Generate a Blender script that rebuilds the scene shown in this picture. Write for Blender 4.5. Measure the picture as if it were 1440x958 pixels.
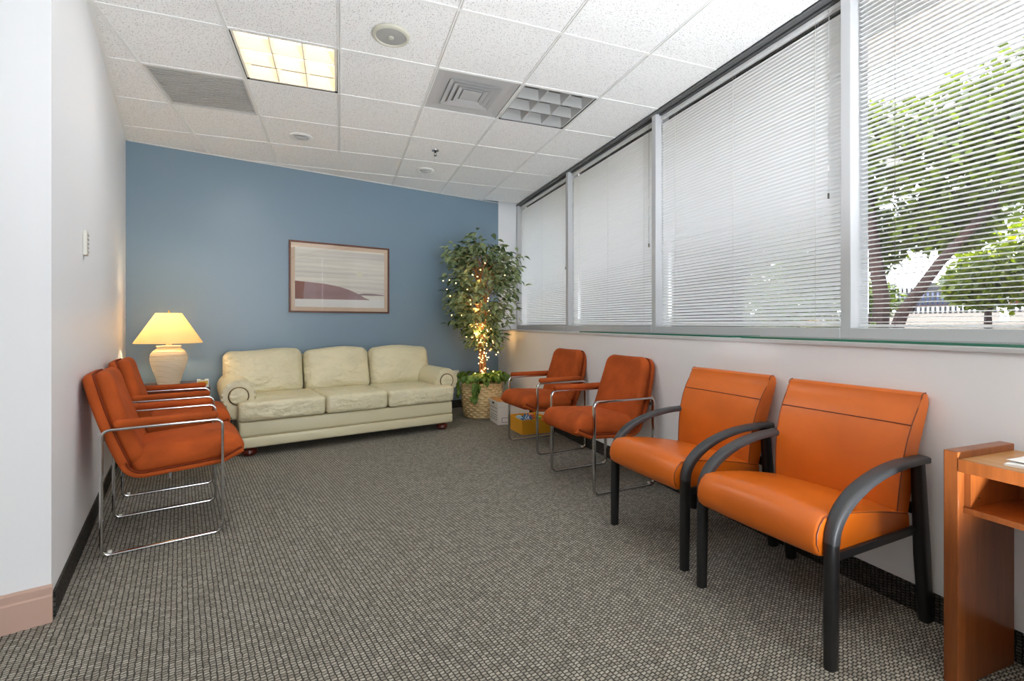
import bpy, bmesh, math, random
from mathutils import Vector, Matrix
random.seed(7)
PI = math.pi
R = math.radians
scene = bpy.context.scene
for o in list(bpy.data.objects):
    bpy.data.objects.remove(o)
COL = scene.collection

# ------------------------------------------------------------------ camera
YAW = 20.2
cam_d = bpy.data.cameras.new('camera')
cam_d.sensor_width = 36.0
cam_d.lens = 660.0 / 1440.0 * 36.0
cam_d.shift_y = -23.5 / 1440.0
cam_d.clip_start = 0.03
cam = bpy.data.objects.new('camera', cam_d)
COL.objects.link(cam)
cam.location = (0, 0, 1.11)
cam.rotation_euler = (R(90), 0, R(-YAW))
scene.camera = cam

# ------------------------------------------------------------------ world, sun, exposure
world = bpy.data.worlds.new('sky')
scene.world = world
world.use_nodes = True
bg = world.node_tree.nodes['Background']
bg.inputs[0].default_value = (0.86, 0.925, 1.0, 1)
bg.inputs[1].default_value = 6.5
sun_d = bpy.data.lights.new('sun', 'SUN')
sun_d.energy = 20.0
sun_d.color = (1.0, 0.95, 0.86)
sun_d.angle = R(1.0)
sun = bpy.data.objects.new('sun', sun_d)
COL.objects.link(sun)
sun.rotation_euler = (R(4), R(33), 0)
scene.view_settings.view_transform = 'Standard'
scene.view_settings.look = 'None'
scene.view_settings.exposure = 0.60
scene.view_settings.gamma = 1.0
scene.view_settings.use_curve_mapping = False
scene.cycles.max_bounces = 14
scene.cycles.diffuse_bounces = 10
scene.cycles.transmission_bounces = 10

# ------------------------------------------------------------------ material helpers
def lin(c):
    out = []
    for v in c[:3]:
        v = v / 255.0
        out.append(v / 12.92 if v <= 0.04045 else ((v + 0.055) / 1.055) ** 2.4)
    return (out[0], out[1], out[2], 1.0)

def new_mat(name):
    m = bpy.data.materials.new(name)
    m.use_nodes = True
    return m, m.node_tree.nodes, m.node_tree.links, m.node_tree.nodes['Principled BSDF']

def mat(name, col, rough=0.5, metal=0.0, spec=0.5, bump=0.0, bscale=200.0, var=0.0, vscale=8.0,
        coat=0.0, stretch=None, detail=4.0, sheen=0.0, bdist=0.002):
    m, N, L, b = new_mat(name)
    c = lin(col)
    b.inputs['Base Color'].default_value = c
    b.inputs['Roughness'].default_value = rough
    b.inputs['Metallic'].default_value = metal
    b.inputs['Specular IOR Level'].default_value = spec
    b.inputs['Coat Weight'].default_value = coat
    b.inputs['Coat Roughness'].default_value = 0.15
    b.inputs['Sheen Weight'].default_value = sheen
    tc = N.new('ShaderNodeTexCoord')
    vec = tc.outputs['Object']
    if stretch:
        mp = N.new('ShaderNodeMapping')
        mp.inputs['Scale'].default_value = stretch
        L.new(vec, mp.inputs['Vector'])
        vec = mp.outputs['Vector']
    if var > 0:
        nz = N.new('ShaderNodeTexNoise')
        nz.inputs['Scale'].default_value = vscale
        nz.inputs['Detail'].default_value = detail
        L.new(vec, nz.inputs['Vector'])
        rp = N.new('ShaderNodeValToRGB')
        rp.color_ramp.elements[0].position = 0.3
        rp.color_ramp.elements[1].position = 0.7
        rp.color_ramp.elements[0].color = tuple(v * (1 - var) for v in c[:3]) + (1,)
        rp.color_ramp.elements[1].color = tuple(min(1, v * (1 + var)) for v in c[:3]) + (1,)
        L.new(nz.outputs['Fac'], rp.inputs['Fac'])
        L.new(rp.outputs['Color'], b.inputs['Base Color'])
    if bump > 0:
        nb = N.new('ShaderNodeTexNoise')
        nb.inputs['Scale'].default_value = bscale
        nb.inputs['Detail'].default_value = 3
        L.new(vec, nb.inputs['Vector'])
        bp = N.new('ShaderNodeBump')
        bp.inputs['Strength'].default_value = bump
        bp.inputs['Distance'].default_value = bdist
        L.new(nb.outputs['Fac'], bp.inputs['Height'])
        L.new(bp.outputs['Normal'], b.inputs['Normal'])
    return m

def emit_mat(name, col, strength):
    m, N, L, b = new_mat(name)
    b.inputs['Base Color'].default_value = lin(col)
    b.inputs['Emission Color'].default_value = lin(col)
    b.inputs['Emission Strength'].default_value = strength
    return m

def glass_mat(name, tint=(255, 255, 255), refl=1.0):
    m, N, L, b = new_mat(name)
    N.remove(b)
    out = N['Material Output']
    tr = N.new('ShaderNodeBsdfTransparent')
    tr.inputs[0].default_value = lin(tint)
    gl = N.new('ShaderNodeBsdfGlossy')
    gl.inputs['Roughness'].default_value = 0.02
    fr = N.new('ShaderNodeFresnel')
    fr.inputs['IOR'].default_value = 1.45
    mu = N.new('ShaderNodeMath')
    mu.operation = 'MULTIPLY'
    mu.inputs[1].default_value = refl
    mx = N.new('ShaderNodeMixShader')
    L.new(fr.outputs[0], mu.inputs[0])
    L.new(mu.outputs[0], mx.inputs[0])
    L.new(tr.outputs[0], mx.inputs[1])
    L.new(gl.outputs[0], mx.inputs[2])
    L.new(mx.outputs[0], out.inputs[0])
    return m

def carpet_mat(name, c1, c2, cm, rot, rowh=0.018, bw=0.013, axes='XY'):
    m, N, L, b = new_mat(name)
    tc = N.new('ShaderNodeTexCoord')
    mp = N.new('ShaderNodeMapping')
    mp.inputs['Rotation'].default_value = rot
    L.new(tc.outputs['Object'], mp.inputs['Vector'])
    nz = N.new('ShaderNodeTexNoise')
    nz.inputs['Scale'].default_value = 60
    L.new(mp.outputs[0], nz.inputs['Vector'])
    ml = N.new('ShaderNodeVectorMath')
    ml.operation = 'MULTIPLY_ADD'
    ml.inputs[1].default_value = (0.009, 0.009, 0.009)
    L.new(nz.outputs['Color'], ml.inputs[0])
    L.new(mp.outputs[0], ml.inputs[2])
    br = N.new('ShaderNodeTexBrick')
    br.inputs['Scale'].default_value = 1.0
    br.inputs['Color1'].default_value = lin(c1)
    br.inputs['Color2'].default_value = lin(c2)
    br.inputs['Mortar'].default_value = lin(cm)
    br.inputs['Mortar Size'].default_value = 0.0028
    br.inputs['Mortar Smooth'].default_value = 0.6
    br.inputs['Brick Width'].default_value = bw
    br.inputs['Row Height'].default_value = rowh
    L.new(ml.outputs[0], br.inputs['Vector'])
    n2 = N.new('ShaderNodeTexNoise')
    n2.inputs['Scale'].default_value = 420
    n2.inputs['Detail'].default_value = 2
    L.new(tc.outputs['Object'], n2.inputs['Vector'])
    mx = N.new('ShaderNodeMix')
    mx.data_type = 'RGBA'
    mx.blend_type = 'OVERLAY'
    mx.inputs['Factor'].default_value = 0.55
    L.new(br.outputs['Color'], mx.inputs['A'])
    L.new(n2.outputs['Fac'], mx.inputs['B'])
    L.new(mx.outputs['Result'], b.inputs['Base Color'])
    b.inputs['Roughness'].default_value = 0.95
    b.inputs['Specular IOR Level'].default_value = 0.1
    bp = N.new('ShaderNodeBump')
    bp.invert = True
    bp.inputs['Strength'].default_value = 0.7
    bp.inputs['Distance'].default_value = 0.004
    L.new(br.outputs['Fac'], bp.inputs['Height'])
    L.new(bp.outputs['Normal'], b.inputs['Normal'])
    return m

def tile_mat():
    m, N, L, b = new_mat('ceiling_tile')
    tc = N.new('ShaderNodeTexCoord')
    nz = N.new('ShaderNodeTexNoise')
    nz.inputs['Scale'].default_value = 130
    nz.inputs['Detail'].default_value = 2
    L.new(tc.outputs['Object'], nz.inputs['Vector'])
    rp = N.new('ShaderNodeValToRGB')
    rp.color_ramp.elements[0].position = 0.33
    rp.color_ramp.elements[1].position = 0.43
    rp.color_ramp.elements[0].color = lin((192, 191, 188))
    rp.color_ramp.elements[1].color = lin((247, 247, 246))
    L.new(nz.outputs['Fac'], rp.inputs['Fac'])
    L.new(rp.outputs['Color'], b.inputs['Base Color'])
    b.inputs['Roughness'].default_value = 0.9
    b.inputs['Specular IOR Level'].default_value = 0.2
    bp = N.new('ShaderNodeBump')
    bp.inputs['Strength'].default_value = 0.5
    bp.inputs['Distance'].default_value = 0.003
    L.new(rp.outputs['Color'], bp.inputs['Height'])
    L.new(bp.outputs['Normal'], b.inputs['Normal'])
    return m

def wood_mat(name, c1, c2, stretch, rough=0.35, scale=5.0):
    m, N, L, b = new_mat(name)
    tc = N.new('ShaderNodeTexCoord')
    mp = N.new('ShaderNodeMapping')
    mp.inputs['Scale'].default_value = stretch
    L.new(tc.outputs['Object'], mp.inputs['Vector'])
    nz = N.new('ShaderNodeTexNoise')
    nz.inputs['Scale'].default_value = scale
    nz.inputs['Detail'].default_value = 8
    nz.inputs['Roughness'].default_value = 0.65
    nz.inputs['Distortion'].default_value = 0.4
    L.new(mp.outputs[0], nz.inputs['Vector'])
    rp = N.new('ShaderNodeValToRGB')
    rp.color_ramp.elements[0].position = 0.3
    rp.color_ramp.elements[1].position = 0.72
    rp.color_ramp.elements[0].color = lin(c1)
    rp.color_ramp.elements[1].color = lin(c2)
    L.new(nz.outputs['Fac'], rp.inputs['Fac'])
    L.new(rp.outputs['Color'], b.inputs['Base Color'])
    b.inputs['Roughness'].default_value = rough
    return m

def leaf_mat(name, dark, light, scale=30.0, trans=0.25):
    m, N, L, b = new_mat(name)
    geo = N.new('ShaderNodeNewGeometry')
    tc = N.new('ShaderNodeTexCoord')
    nz = N.new('ShaderNodeTexNoise')
    nz.inputs['Scale'].default_value = scale
    L.new(tc.outputs['Object'], nz.inputs['Vector'])
    ad = N.new('ShaderNodeMath')
    ad.operation = 'MULTIPLY_ADD'
    ad.inputs[1].default_value = 0.5
    L.new(geo.outputs['Random Per Island'], ad.inputs[0])
    mu = N.new('ShaderNodeMath')
    mu.operation = 'MULTIPLY'
    mu.inputs[1].default_value = 0.55
    L.new(nz.outputs['Fac'], mu.inputs[0])
    L.new(mu.outputs[0], ad.inputs[2])
    oi = N.new('ShaderNodeObjectInfo')
    a2 = N.new('ShaderNodeMath')
    a2.operation = 'MULTIPLY_ADD'
    a2.inputs[1].default_value = 0.3
    L.new(oi.outputs['Random'], a2.inputs[0])
    L.new(ad.outputs[0], a2.inputs[2])
    rp = N.new('ShaderNodeValToRGB')
    rp.color_ramp.elements[0].position = 0.35
    rp.color_ramp.elements[1].position = 1.0
    rp.color_ramp.elements[0].color = lin(dark)
    rp.color_ramp.elements[1].color = lin(light)
    L.new(a2.outputs[0], rp.inputs['Fac'])
    L.new(rp.outputs['Color'], b.inputs['Base Color'])
    b.inputs['Roughness'].default_value = 0.45
    tl = N.new('ShaderNodeBsdfTranslucent')
    L.new(rp.outputs['Color'], tl.inputs['Color'])
    ms = N.new('ShaderNodeMixShader')
    ms.inputs[0].default_value = trans
    L.new(b.outputs[0], ms.inputs[1])
    L.new(tl.outputs[0], ms.inputs[2])
    L.new(ms.outputs[0], N['Material Output'].inputs[0])
    return m

M = {}
M['wall'] = mat('white_paint', (240, 241, 243), 0.45, spec=0.4, bump=0.05, bscale=350)
M['blue'] = mat('blue_paint', (127, 150, 167), 0.3, spec=0.5, bump=0.04, bscale=300, bdist=0.001)
M['tile'] = tile_mat()
M['grid'] = mat('grid_white', (240, 240, 238), 0.4)
M['plenum'] = mat('plenum_grey', (120, 120, 120), 0.9)
M['carpet'] = carpet_mat('carpet', (182, 177, 165), (140, 136, 126), (74, 72, 67), (0, 0, R(-(90 + 15))))
M['carpet_base'] = carpet_mat('carpet_base', (92, 88, 82), (70, 67, 63), (34, 33, 32), (R(90), 0, 0))
M['carpet_base_y'] = carpet_mat('carpet_base_y', (92, 88, 82), (70, 67, 63), (34, 33, 32), (0, R(90), 0), 0.016, 0.011)
M['tan'] = mat('tan_vinyl', (196, 164, 148), 0.45)
M['alu'] = mat('aluminium_white', (198, 199, 201), 0.4)
M['darkalu'] = mat('aluminium_grey', (108, 109, 110), 0.4, metal=0.4)
M['glass'] = glass_mat('window_glass', (250, 250, 251))
M['picglass'] = glass_mat('picture_glass', (255, 255, 255), 1.3)
M['slat'], N, L, b = new_mat('blind_slat')
b.inputs['Base Color'].default_value = lin((248, 248, 248))
b.inputs['Roughness'].default_value = 0.4
tl = N.new('ShaderNodeBsdfTranslucent')
tl.inputs[0].default_value = lin((250, 250, 250))
ms = N.new('ShaderNodeMixShader')
ms.inputs[0].default_value = 0.5
L.new(b.outputs[0], ms.inputs[1])
L.new(tl.outputs[0], ms.inputs[2])
L.new(ms.outputs[0], N['Material Output'].inputs[0])
M['cord'] = mat('blind_cord', (205, 203, 196), 0.8)
M['cord_dark'] = mat('blind_cord_grey', (95, 90, 84), 0.8)
M['greenglass'] = mat('green_glass_edge', (40, 110, 88), 0.08, coat=0.5)
M['slabglass'] = glass_mat('sill_glass', (196, 228, 215))
M['orange'] = mat('orange_leather', (208, 102, 16), 0.34, spec=0.5, bump=0.22, bscale=260, var=0.07, vscale=6, bdist=0.0012)
M['piping'] = mat('dark_piping', (120, 56, 24), 0.5)
M['black'] = mat('black_paint', (26, 26, 27), 0.42)
M['armgrey'] = mat('charcoal_plastic', (58, 59, 61), 0.45)
M['rust'] = mat('rust_fabric', (174, 80, 32), 0.85, spec=0.2, bump=0.35, bscale=500, var=0.2, vscale=7, sheen=0.0, bdist=0.001)
M['rustdark'] = mat('rust_welt', (122, 50, 22), 0.85, spec=0.2)
M['chrome'] = mat('chrome', (205, 205, 206), 0.1, metal=1.0)
M['cream'] = mat('cream_leather', (218, 210, 176), 0.33, bump=1.0, bscale=9, var=0.05, vscale=5, bdist=0.03, detail=2, stretch=(1.0, 1.0, 1.6))
M['creamp'] = mat('cream_leather_smooth', (214, 206, 172), 0.36, bump=0.15, bscale=30, bdist=0.004)
M['creampipe'] = mat('cream_piping', (170, 158, 120), 0.4)
M['stud'] = mat('antique_brass', (110, 92, 60), 0.35, metal=0.8)
M['cherry'] = mat('cherry_foot', (92, 32, 22), 0.3)
M['table'] = wood_mat('walnut_veneer', (104, 52, 20), (148, 82, 36), (3, 3, 0.25), 0.3, 9)
M['tabletop'] = wood_mat('honey_top', (162, 112, 60), (196, 146, 88), (3, 0.3, 3), 0.3, 9)
M['darkwood'] = wood_mat('dark_wood', (78, 38, 24), (112, 58, 36), (0.4, 3, 3), 0.35, 8)
M['ceramic'] = mat('ivory_ceramic', (226, 214, 190), 0.55)
M['paper'] = mat('white_paper', (236, 236, 234), 0.6)
M['ink'] = mat('grey_ink', (120, 122, 126), 0.6)
M['inkdark'] = mat('black_ink', (36, 34, 36), 0.6)
M['brass'] = mat('brass', (180, 150, 90), 0.3, metal=1.0)
M['frame'] = wood_mat('frame_wood', (88, 50, 34), (122, 74, 48), (0.5, 3, 3), 0.4, 10)
M['mat'] = mat('peach_mat', (226, 200, 172), 0.8)
M['bark'] = mat('ficus_bark', (150, 106, 66), 0.8, bump=0.5, bscale=60, var=0.2, vscale=30)
M['leaf'] = leaf_mat('ficus_leaf', (40, 76, 38), (208, 222, 164), 70)
M['pothos'] = leaf_mat('ivy_leaf', (44, 92, 30), (166, 196, 84), 30)
M['wicker'] = mat('wicker', (232, 204, 152), 0.65, var=0.2, vscale=40)
M['soil'] = mat('moss', (78, 62, 40), 0.95, bump=0.8, bscale=60, bdist=0.01)
M['bulb'] = emit_mat('fairy_bulb', (255, 206, 130), 7)
M['wire'] = mat('green_wire', (40, 54, 36), 0.6)
M['card'] = mat('white_cardboard', (232, 230, 224), 0.7)
M['lidcard'] = mat('brown_cardboard', (196, 136, 76), 0.8)
M['bin'] = mat('yellow_plastic', (232, 166, 40), 0.4)
M['plate'] = mat('ivory_plate', (222, 220, 210), 0.4)
M['button'] = mat('grey_button', (168, 168, 160), 0.5)

# ------------------------------------------------------------------ geometry helpers
def T(x=0, y=0, z=0, rx=0, ry=0, rz=0):
    return Matrix.Translation((x, y, z)) @ Matrix.Rotation(rz, 4, 'Z') @ Matrix.Rotation(ry, 4, 'Y') @ Matrix.Rotation(rx, 4, 'X')

def obj(name, bm, material, parent=None, smooth=False, mtx=None):
    if mtx is not None:
        bmesh.ops.transform(bm, matrix=mtx, verts=bm.verts)
    bmesh.ops.recalc_face_normals(bm, faces=bm.faces)
    me = bpy.data.meshes.new(name)
    bm.to_mesh(me)
    bm.free()
    if smooth:
        for p in me.polygons:
            p.use_smooth = True
        if smooth != 'all':
            try:
                me.set_sharp_from_angle(angle=R(42))
            except Exception:
                pass
    me.materials.append(M[material] if isinstance(material, str) else material)
    o = bpy.data.objects.new(name, me)
    COL.objects.link(o)
    o.parent = parent
    return o

def linked(name, me, parent, loc=(0, 0, 0), rot=(0, 0, 0), scale=(1, 1, 1)):
    o = bpy.data.objects.new(name, me)
    COL.objects.link(o)
    o.parent = parent
    o.location = loc
    o.rotation_euler = rot
    o.scale = scale
    return o

def thing(name, label, cat, loc=(0, 0, 0), rz=0, group=None):
    o = bpy.data.objects.new(name, None)
    o.empty_display_size = 0.1
    COL.objects.link(o)
    o.location = loc
    o.rotation_euler = (0, 0, rz)
    return tag(o, label, cat, group)

def tag(o, label, cat, group=None):
    o['label'] = label
    o['category'] = cat
    if group:
        o['group'] = group
    return o

def struct(name, bm=None, material=None, label=None, cat=None, loc=(0, 0, 0), rz=0):
    if bm is None:
        o = bpy.data.objects.new(name, None)
        COL.objects.link(o)
    else:
        o = obj(name, bm, material)
    o.location = loc
    o.rotation_euler = (0, 0, rz)
    o['kind'] = 'structure'
    if label:
        o['label'] = label
    if cat:
        o['category'] = cat
    return o

def copy_tree(o, parent=None):
    c = o.copy()
    COL.objects.link(c)
    c.parent = parent
    for ch in list(o.children):
        copy_tree(ch, c)
    return c

def box(bm, c, s, r=0.0, seg=2, mtx=None):
    res = bmesh.ops.create_cube(bm, size=1.0)
    vs = res['verts']
    for v in vs:
        v.co = Vector((v.co.x * s[0] + c[0], v.co.y * s[1] + c[1], v.co.z * s[2] + c[2]))
    if r > 0:
        es = list({e for v in vs for e in v.link_edges})
        rb = bmesh.ops.bevel(bm, geom=es, offset=r, segments=seg, profile=0.5, affect='EDGES')
        vs = list({v for f in rb['faces'] for v in f.verts} | {v for v in vs if v.is_valid})
    if mtx is not None:
        bmesh.ops.transform(bm, matrix=mtx, verts=[v for v in vs if v.is_valid])
    return vs

def B(c, s, r=0.0, seg=2, mtx=None):
    bm = bmesh.new()
    box(bm, c, s, r, seg, mtx)
    return bm

def circle_prof(r, n=10):
    return [(r * math.cos(2 * PI * k / n), r * math.sin(2 * PI * k / n)) for k in range(n)]

def rrect_prof(w, h, r, seg=3):
    pts = []
    for cx, cy, a0 in ((w / 2 - r, h / 2 - r, 0), (-w / 2 + r, h / 2 - r, 90), (-w / 2 + r, -h / 2 + r, 180), (w / 2 - r, -h / 2 + r, 270)):
        for k in range(seg + 1):
            a = R(a0 + 90.0 * k / seg)
            pts.append((cx + r * math.cos(a), cy + r * math.sin(a)))
    return pts

def sweep(bm, pts, prof, closed=False, up=None, scales=None):
    """prof 2D points; first axis = side, second axis = normal; up fixes the side axis."""
    pts = [Vector(p) for p in pts]
    n = len(pts)
    rings = []
    prev = None
    for i, p in enumerate(pts):
        if closed:
            t = (pts[(i + 1) % n] - pts[i - 1]).normalized()
        elif i == 0:
            t = (pts[1] - pts[0]).normalized()
        elif i == n - 1:
            t = (pts[-1] - pts[-2]).normalized()
        else:
            t = ((pts[i + 1] - p).normalized() + (p - pts[i - 1]).normalized()).normalized()
        if up is not None:
            side = Vector(up)
            side = (side - t * side.dot(t)).normalized()
        else:
            if prev is None:
                a = Vector((0, 0, 1)) if abs(t.z) < 0.9 else Vector((1, 0, 0))
                side = t.cross(a).normalized()
            else:
                side = (prev - t * prev.dot(t)).normalized()
        prev = side
        nor = t.cross(side)
        s = scales[i] if scales else 1.0
        if not isinstance(s, tuple):
            s = (s, s)
        rings.append([bm.verts.new(p + side * (u * s[0]) + nor * (v * s[1])) for u, v in prof])
    m = len(prof)
    rng = range(n if closed else n - 1)
    for i in rng:
        a, b = rings[i], rings[(i + 1) % n]
        for k in range(m):
            bm.faces.new((a[k], a[(k + 1) % m], b[(k + 1) % m], b[k]))
    if not closed:
        bm.faces.new(rings[0][::-1])
        bm.faces.new(rings[-1])

def tube(bm, pts, r, n=8, closed=False, scales=None):
    sweep(bm, pts, circle_prof(r, n), closed, None, scales)

def fillet(pts, r, seg=5, closed=False):
    pts = [Vector(p) for p in pts]
    out = []
    n = len(pts)
    for i, p in enumerate(pts):
        if not closed and i in (0, n - 1):
            out.append(p)
            continue
        a = pts[i - 1] - p
        b = pts[(i + 1) % n] - p
        ang = a.angle(b)
        d = min(r / math.tan(ang / 2), a.length * 0.49, b.length * 0.49)
        rr = d * math.tan(ang / 2)
        pa, pb = p + a.normalized() * d, p + b.normalized() * d
        cen = p + (a.normalized() + b.normalized()).normalized() * (rr / math.sin(ang / 2))
        va, vb = pa - cen, pb - cen
        tot = va.angle(vb)
        for k in range(seg + 1):
            t = k / seg
            v = (va * math.sin((1 - t) * tot) + vb * math.sin(t * tot)) / math.sin(tot)
            out.append(cen + v)
    return out

def lathe(bm, prof, n=32, cap=True, rfun=None):
    rings = []
    for r, z in prof:
        ring = []
        for k in range(n):
            a = 2 * PI * k / n
            rr = r if rfun is None else r + rfun(a, z)
            ring.append(bm.verts.new((rr * math.cos(a), rr * math.sin(a), z)))
        rings.append(ring)
    for a, b in zip(rings, rings[1:]):
        for k in range(n):
            bm.faces.new((a[k], a[(k + 1) % n], b[(k + 1) % n], b[k]))
    if cap:
        bm.faces.new(rings[0][::-1])
        bm.faces.new(rings[-1])

def prism(bm, poly, x0, x1, axis='x', r=0.0, seg=2):
    """extrude a polygon given in (y,z) along x (or (x,z) along y, (x,y) along z)"""
    def P(u, v, w):
        return {'x': (w, u, v), 'y': (u, w, v), 'z': (u, v, w)}[axis]
    a = [bm.verts.new(P(u, v, x0)) for u, v in poly]
    b = [bm.verts.new(P(u, v, x1)) for u, v in poly]
    n = len(poly)
    fs = [bm.faces.new(a[::-1]), bm.faces.new(b)]
    for k in range(n):
        fs.append(bm.faces.new((a[k], a[(k + 1) % n], b[(k + 1) % n], b[k])))
    if r > 0:
        es = list(fs[0].edges) + list(fs[1].edges)
        bmesh.ops.bevel(bm, geom=es, offset=r, segments=seg, profile=0.5, affect='EDGES')

def rr_outline(w, h, rad, per=6, side=6):
    """rounded rectangle with fixed vertex count"""
    rad = max(0.002, min(rad, w / 2 - 0.001, h / 2 - 0.001))
    pts = []
    cs = ((w / 2 - rad, h / 2 - rad, 0), (-w / 2 + rad, h / 2 - rad, 90), (-w / 2 + rad, -h / 2 + rad, 180), (w / 2 - rad, -h / 2 + rad, 270))
    for i, (cx, cy, a0) in enumerate(cs):
        for k in range(per + 1):
            a = R(a0 + 90.0 * k / per)
            pts.append(Vector((cx + rad * math.cos(a), cy + rad * math.sin(a))))
        nx = cs[(i + 1) % 4]
        e = Vector((nx[0] + rad * math.cos(R(nx[2])), nx[1] + rad * math.sin(R(nx[2]))))
        s = pts[-1].copy()
        for k in range(1, side):
            pts.append(s.lerp(e, k / side))
    return pts

def pad(bm, w, h, rad, t, r, puff=0.0, puffb=None, fn=None):
    """upholstered pad in the XY plane, thickness along Z; fn bends the points"""
    puffb = puff if puffb is None else puffb
    em = min(w, h) / 2 * 0.96
    es = [r * (1 - math.cos(PI / 2 * k / 4)) for k in range(5)]
    es += [r + (em - r) * q for q in (0.08, 0.18, 0.32, 0.5, 0.7, 1.0)]
    def zf(e, pf):
        k = math.sqrt(max(0, r * r - (r - e) ** 2)) if e < r else r
        return (t / 2 - r) + k + pf * (1 - (1 - e / em) ** 2)
    def mk(sign, pf):
        rings = []
        for e in es:
            ol = rr_outline(w - 2 * e, h - 2 * e, rad - e)
            rings.append([bm.verts.new((p.x, p.y, sign * zf(e, pf))) for p in ol])
        for a, b in zip(rings, rings[1:]):
            n = len(a)
            for k in range(n):
                bm.faces.new((a[k], a[(k + 1) % n], b[(k + 1) % n], b[k]))
        bm.faces.new(rings[-1])
        return rings
    n0 = len(bm.verts)
    f = mk(1, puff)
    g = mk(-1, puffb)
    n = len(f[0])
    for k in range(n):
        bm.faces.new((f[0][k], g[0][k], g[0][(k + 1) % n], f[0][(k + 1) % n]))
    if fn:
        bm.verts.ensure_lookup_table()
        for v in bm.verts[n0:]:
            v.co = Vector(fn(v.co))

def lprism(bm, poly, z0, z1, r=0.03):
    """cushion slab of an arbitrary outline, edges rounded"""
    n0 = len(bm.faces)
    prism(bm, poly, z0, z1, 'z', 0)
    bmesh.ops.bevel(bm, geom=list(bm.edges), offset=r, segments=4, profile=0.5, affect='EDGES')

# ------------------------------------------------------------------ room layout
H = 2.80
CL = Vector((-1.847, 5.287))      # back-left corner
CN = Vector((-1.010, 2.241))      # near end of the left wall
KX, WX = 2.095, 2.3836             # knee wall face, window wall line
BR = Vector((KX, 5.287 + (KX + 1.847) * 0.2452))
bd = (BR - CL).normalized()       # along the back wall, left to right
bn = Vector((-bd.y, bd.x))        # into the back wall
BANG = math.atan2(bd.y, bd.x)
ld = (CN - CL).normalized()       # along the left wall, towards the camera
lnn = Vector((-ld.y, ld.x))       # into the room
LANG = math.atan2(ld.y, ld.x)
def back_y(x):
    return CL.y + (x - CL.x) * bd.y / bd.x
def left_x(y):
    return CL.x + (CL.y - y) * (CN.x - CL.x) / (CL.y - CN.y)
def SP(s, perp):                  # point at s along the back wall, perp (negative = into the room)
    return CL + bd * s + bn * perp
TOPZ = 3.0

# floor
bm = bmesh.new()
box(bm, (-0.6, 1.6, -0.05), (7.2, 10.4, 0.1))
struct('floor', bm, 'carpet', 'grey brown ribbed loop carpet floor', 'floor')

# back wall (blue)
BL = (BR - CL).length
bm = B((BL / 2 - 0.1, 0.075, TOPZ / 2), (BL + 0.2, 0.15, TOPZ))
struct('wall_back', bm, 'blue', 'slate blue painted back wall', 'wall', (CL.x, CL.y, 0), BANG)
bm = B((BL / 2 + 0.0, -0.005, 0.05), (BL - 0.01, 0.01, 0.10))
struct('baseboard_back', bm, 'carpet_base', 'dark carpet base along the blue wall', 'baseboard', (CL.x, CL.y, 0), BANG)
# white stub between knee wall and window
bm = B(((KX + 2.62) / 2, BR.y + 0.06, TOPZ / 2), (2.62 - KX, 0.12, TOPZ))
struct('wall_stub', bm, 'wall', 'narrow white wall return beside the windows', 'wall')
# left wall and its outside corner
LLEN = (CN - CL).length
bm = B((LLEN / 2, -0.07, TOPZ / 2), (LLEN, 0.14, TOPZ))
struct('wall_left', bm, 'wall', 'white painted left wall', 'wall', (CL.x, CL.y, 0), LANG)
bm = B((LLEN / 2, 0.004, 0.05), (LLEN - 0.04, 0.008, 0.10))
struct('baseboard_left', bm, 'carpet_base', 'dark carpet base along the white left wall', 'baseboard', (CL.x, CL.y, 0), LANG)
# wall going left from the outside corner: local x runs left
nd = Vector((-0.958, -0.287)).normalized()
NANG = math.atan2(nd.y, nd.x)
bm = B((1.5, -0.07, TOPZ / 2), (3.0, 0.138, TOPZ))
struct('wall_front_left', bm, 'wall', 'white wall end nearest the camera', 'wall', (CN.x, CN.y, 0), NANG)
tb = bmesh.new()
prism(tb, [(0, 0), (0.016, 0), (0.016, 0.098), (0.011, 0.104), (0.011, 0.13), (0.006, 0.138), (0, 0.138)], -0.004, 2.4, 'x', 0)
struct('baseboard_front_left', tb, 'tan', 'tan stepped vinyl baseboard at the wall corner', 'baseboard', (CN.x, CN.y, 0), NANG)

# rear of the room behind the camera, opening added for fill daylight
struct('wall_rear', B((-2.0, -3.3, TOPZ / 2), (5.8, 0.1, TOPZ)), 'wall', 'white wall behind the camera beside an opening added to let in fill daylight', 'wall')
struct('wall_far_left', B((-4.1, -0.9, TOPZ / 2), (0.1, 4.7, TOPZ)), 'wall', 'white side wall far to the left of the camera', 'wall')

# right: knee wall, sill
Y0, Y1 = -2.7, BR.y
bm = B((KX + 0.26, (Y0 + Y1) / 2, 0.505), (0.52, Y1 - Y0, 1.01))
struct('wall_right', bm, 'wall', 'white knee wall below the windows', 'wall')
bm = B((KX + 0.255, (Y0 + Y1) / 2, 1.02), (0.53, Y1 - Y0, 0.02), 0.003)
struct('trim_1', bm, 'alu', 'deep white window sill', 'sill')
bm = B((KX - 0.005, (Y0 + Y1) / 2 - 0.02, 0.05), (0.01, Y1 - Y0 - 0.06, 0.10))
struct('baseboard_right', bm, 'carpet_base_y', 'dark carpet base along the knee wall', 'baseboard')

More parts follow.
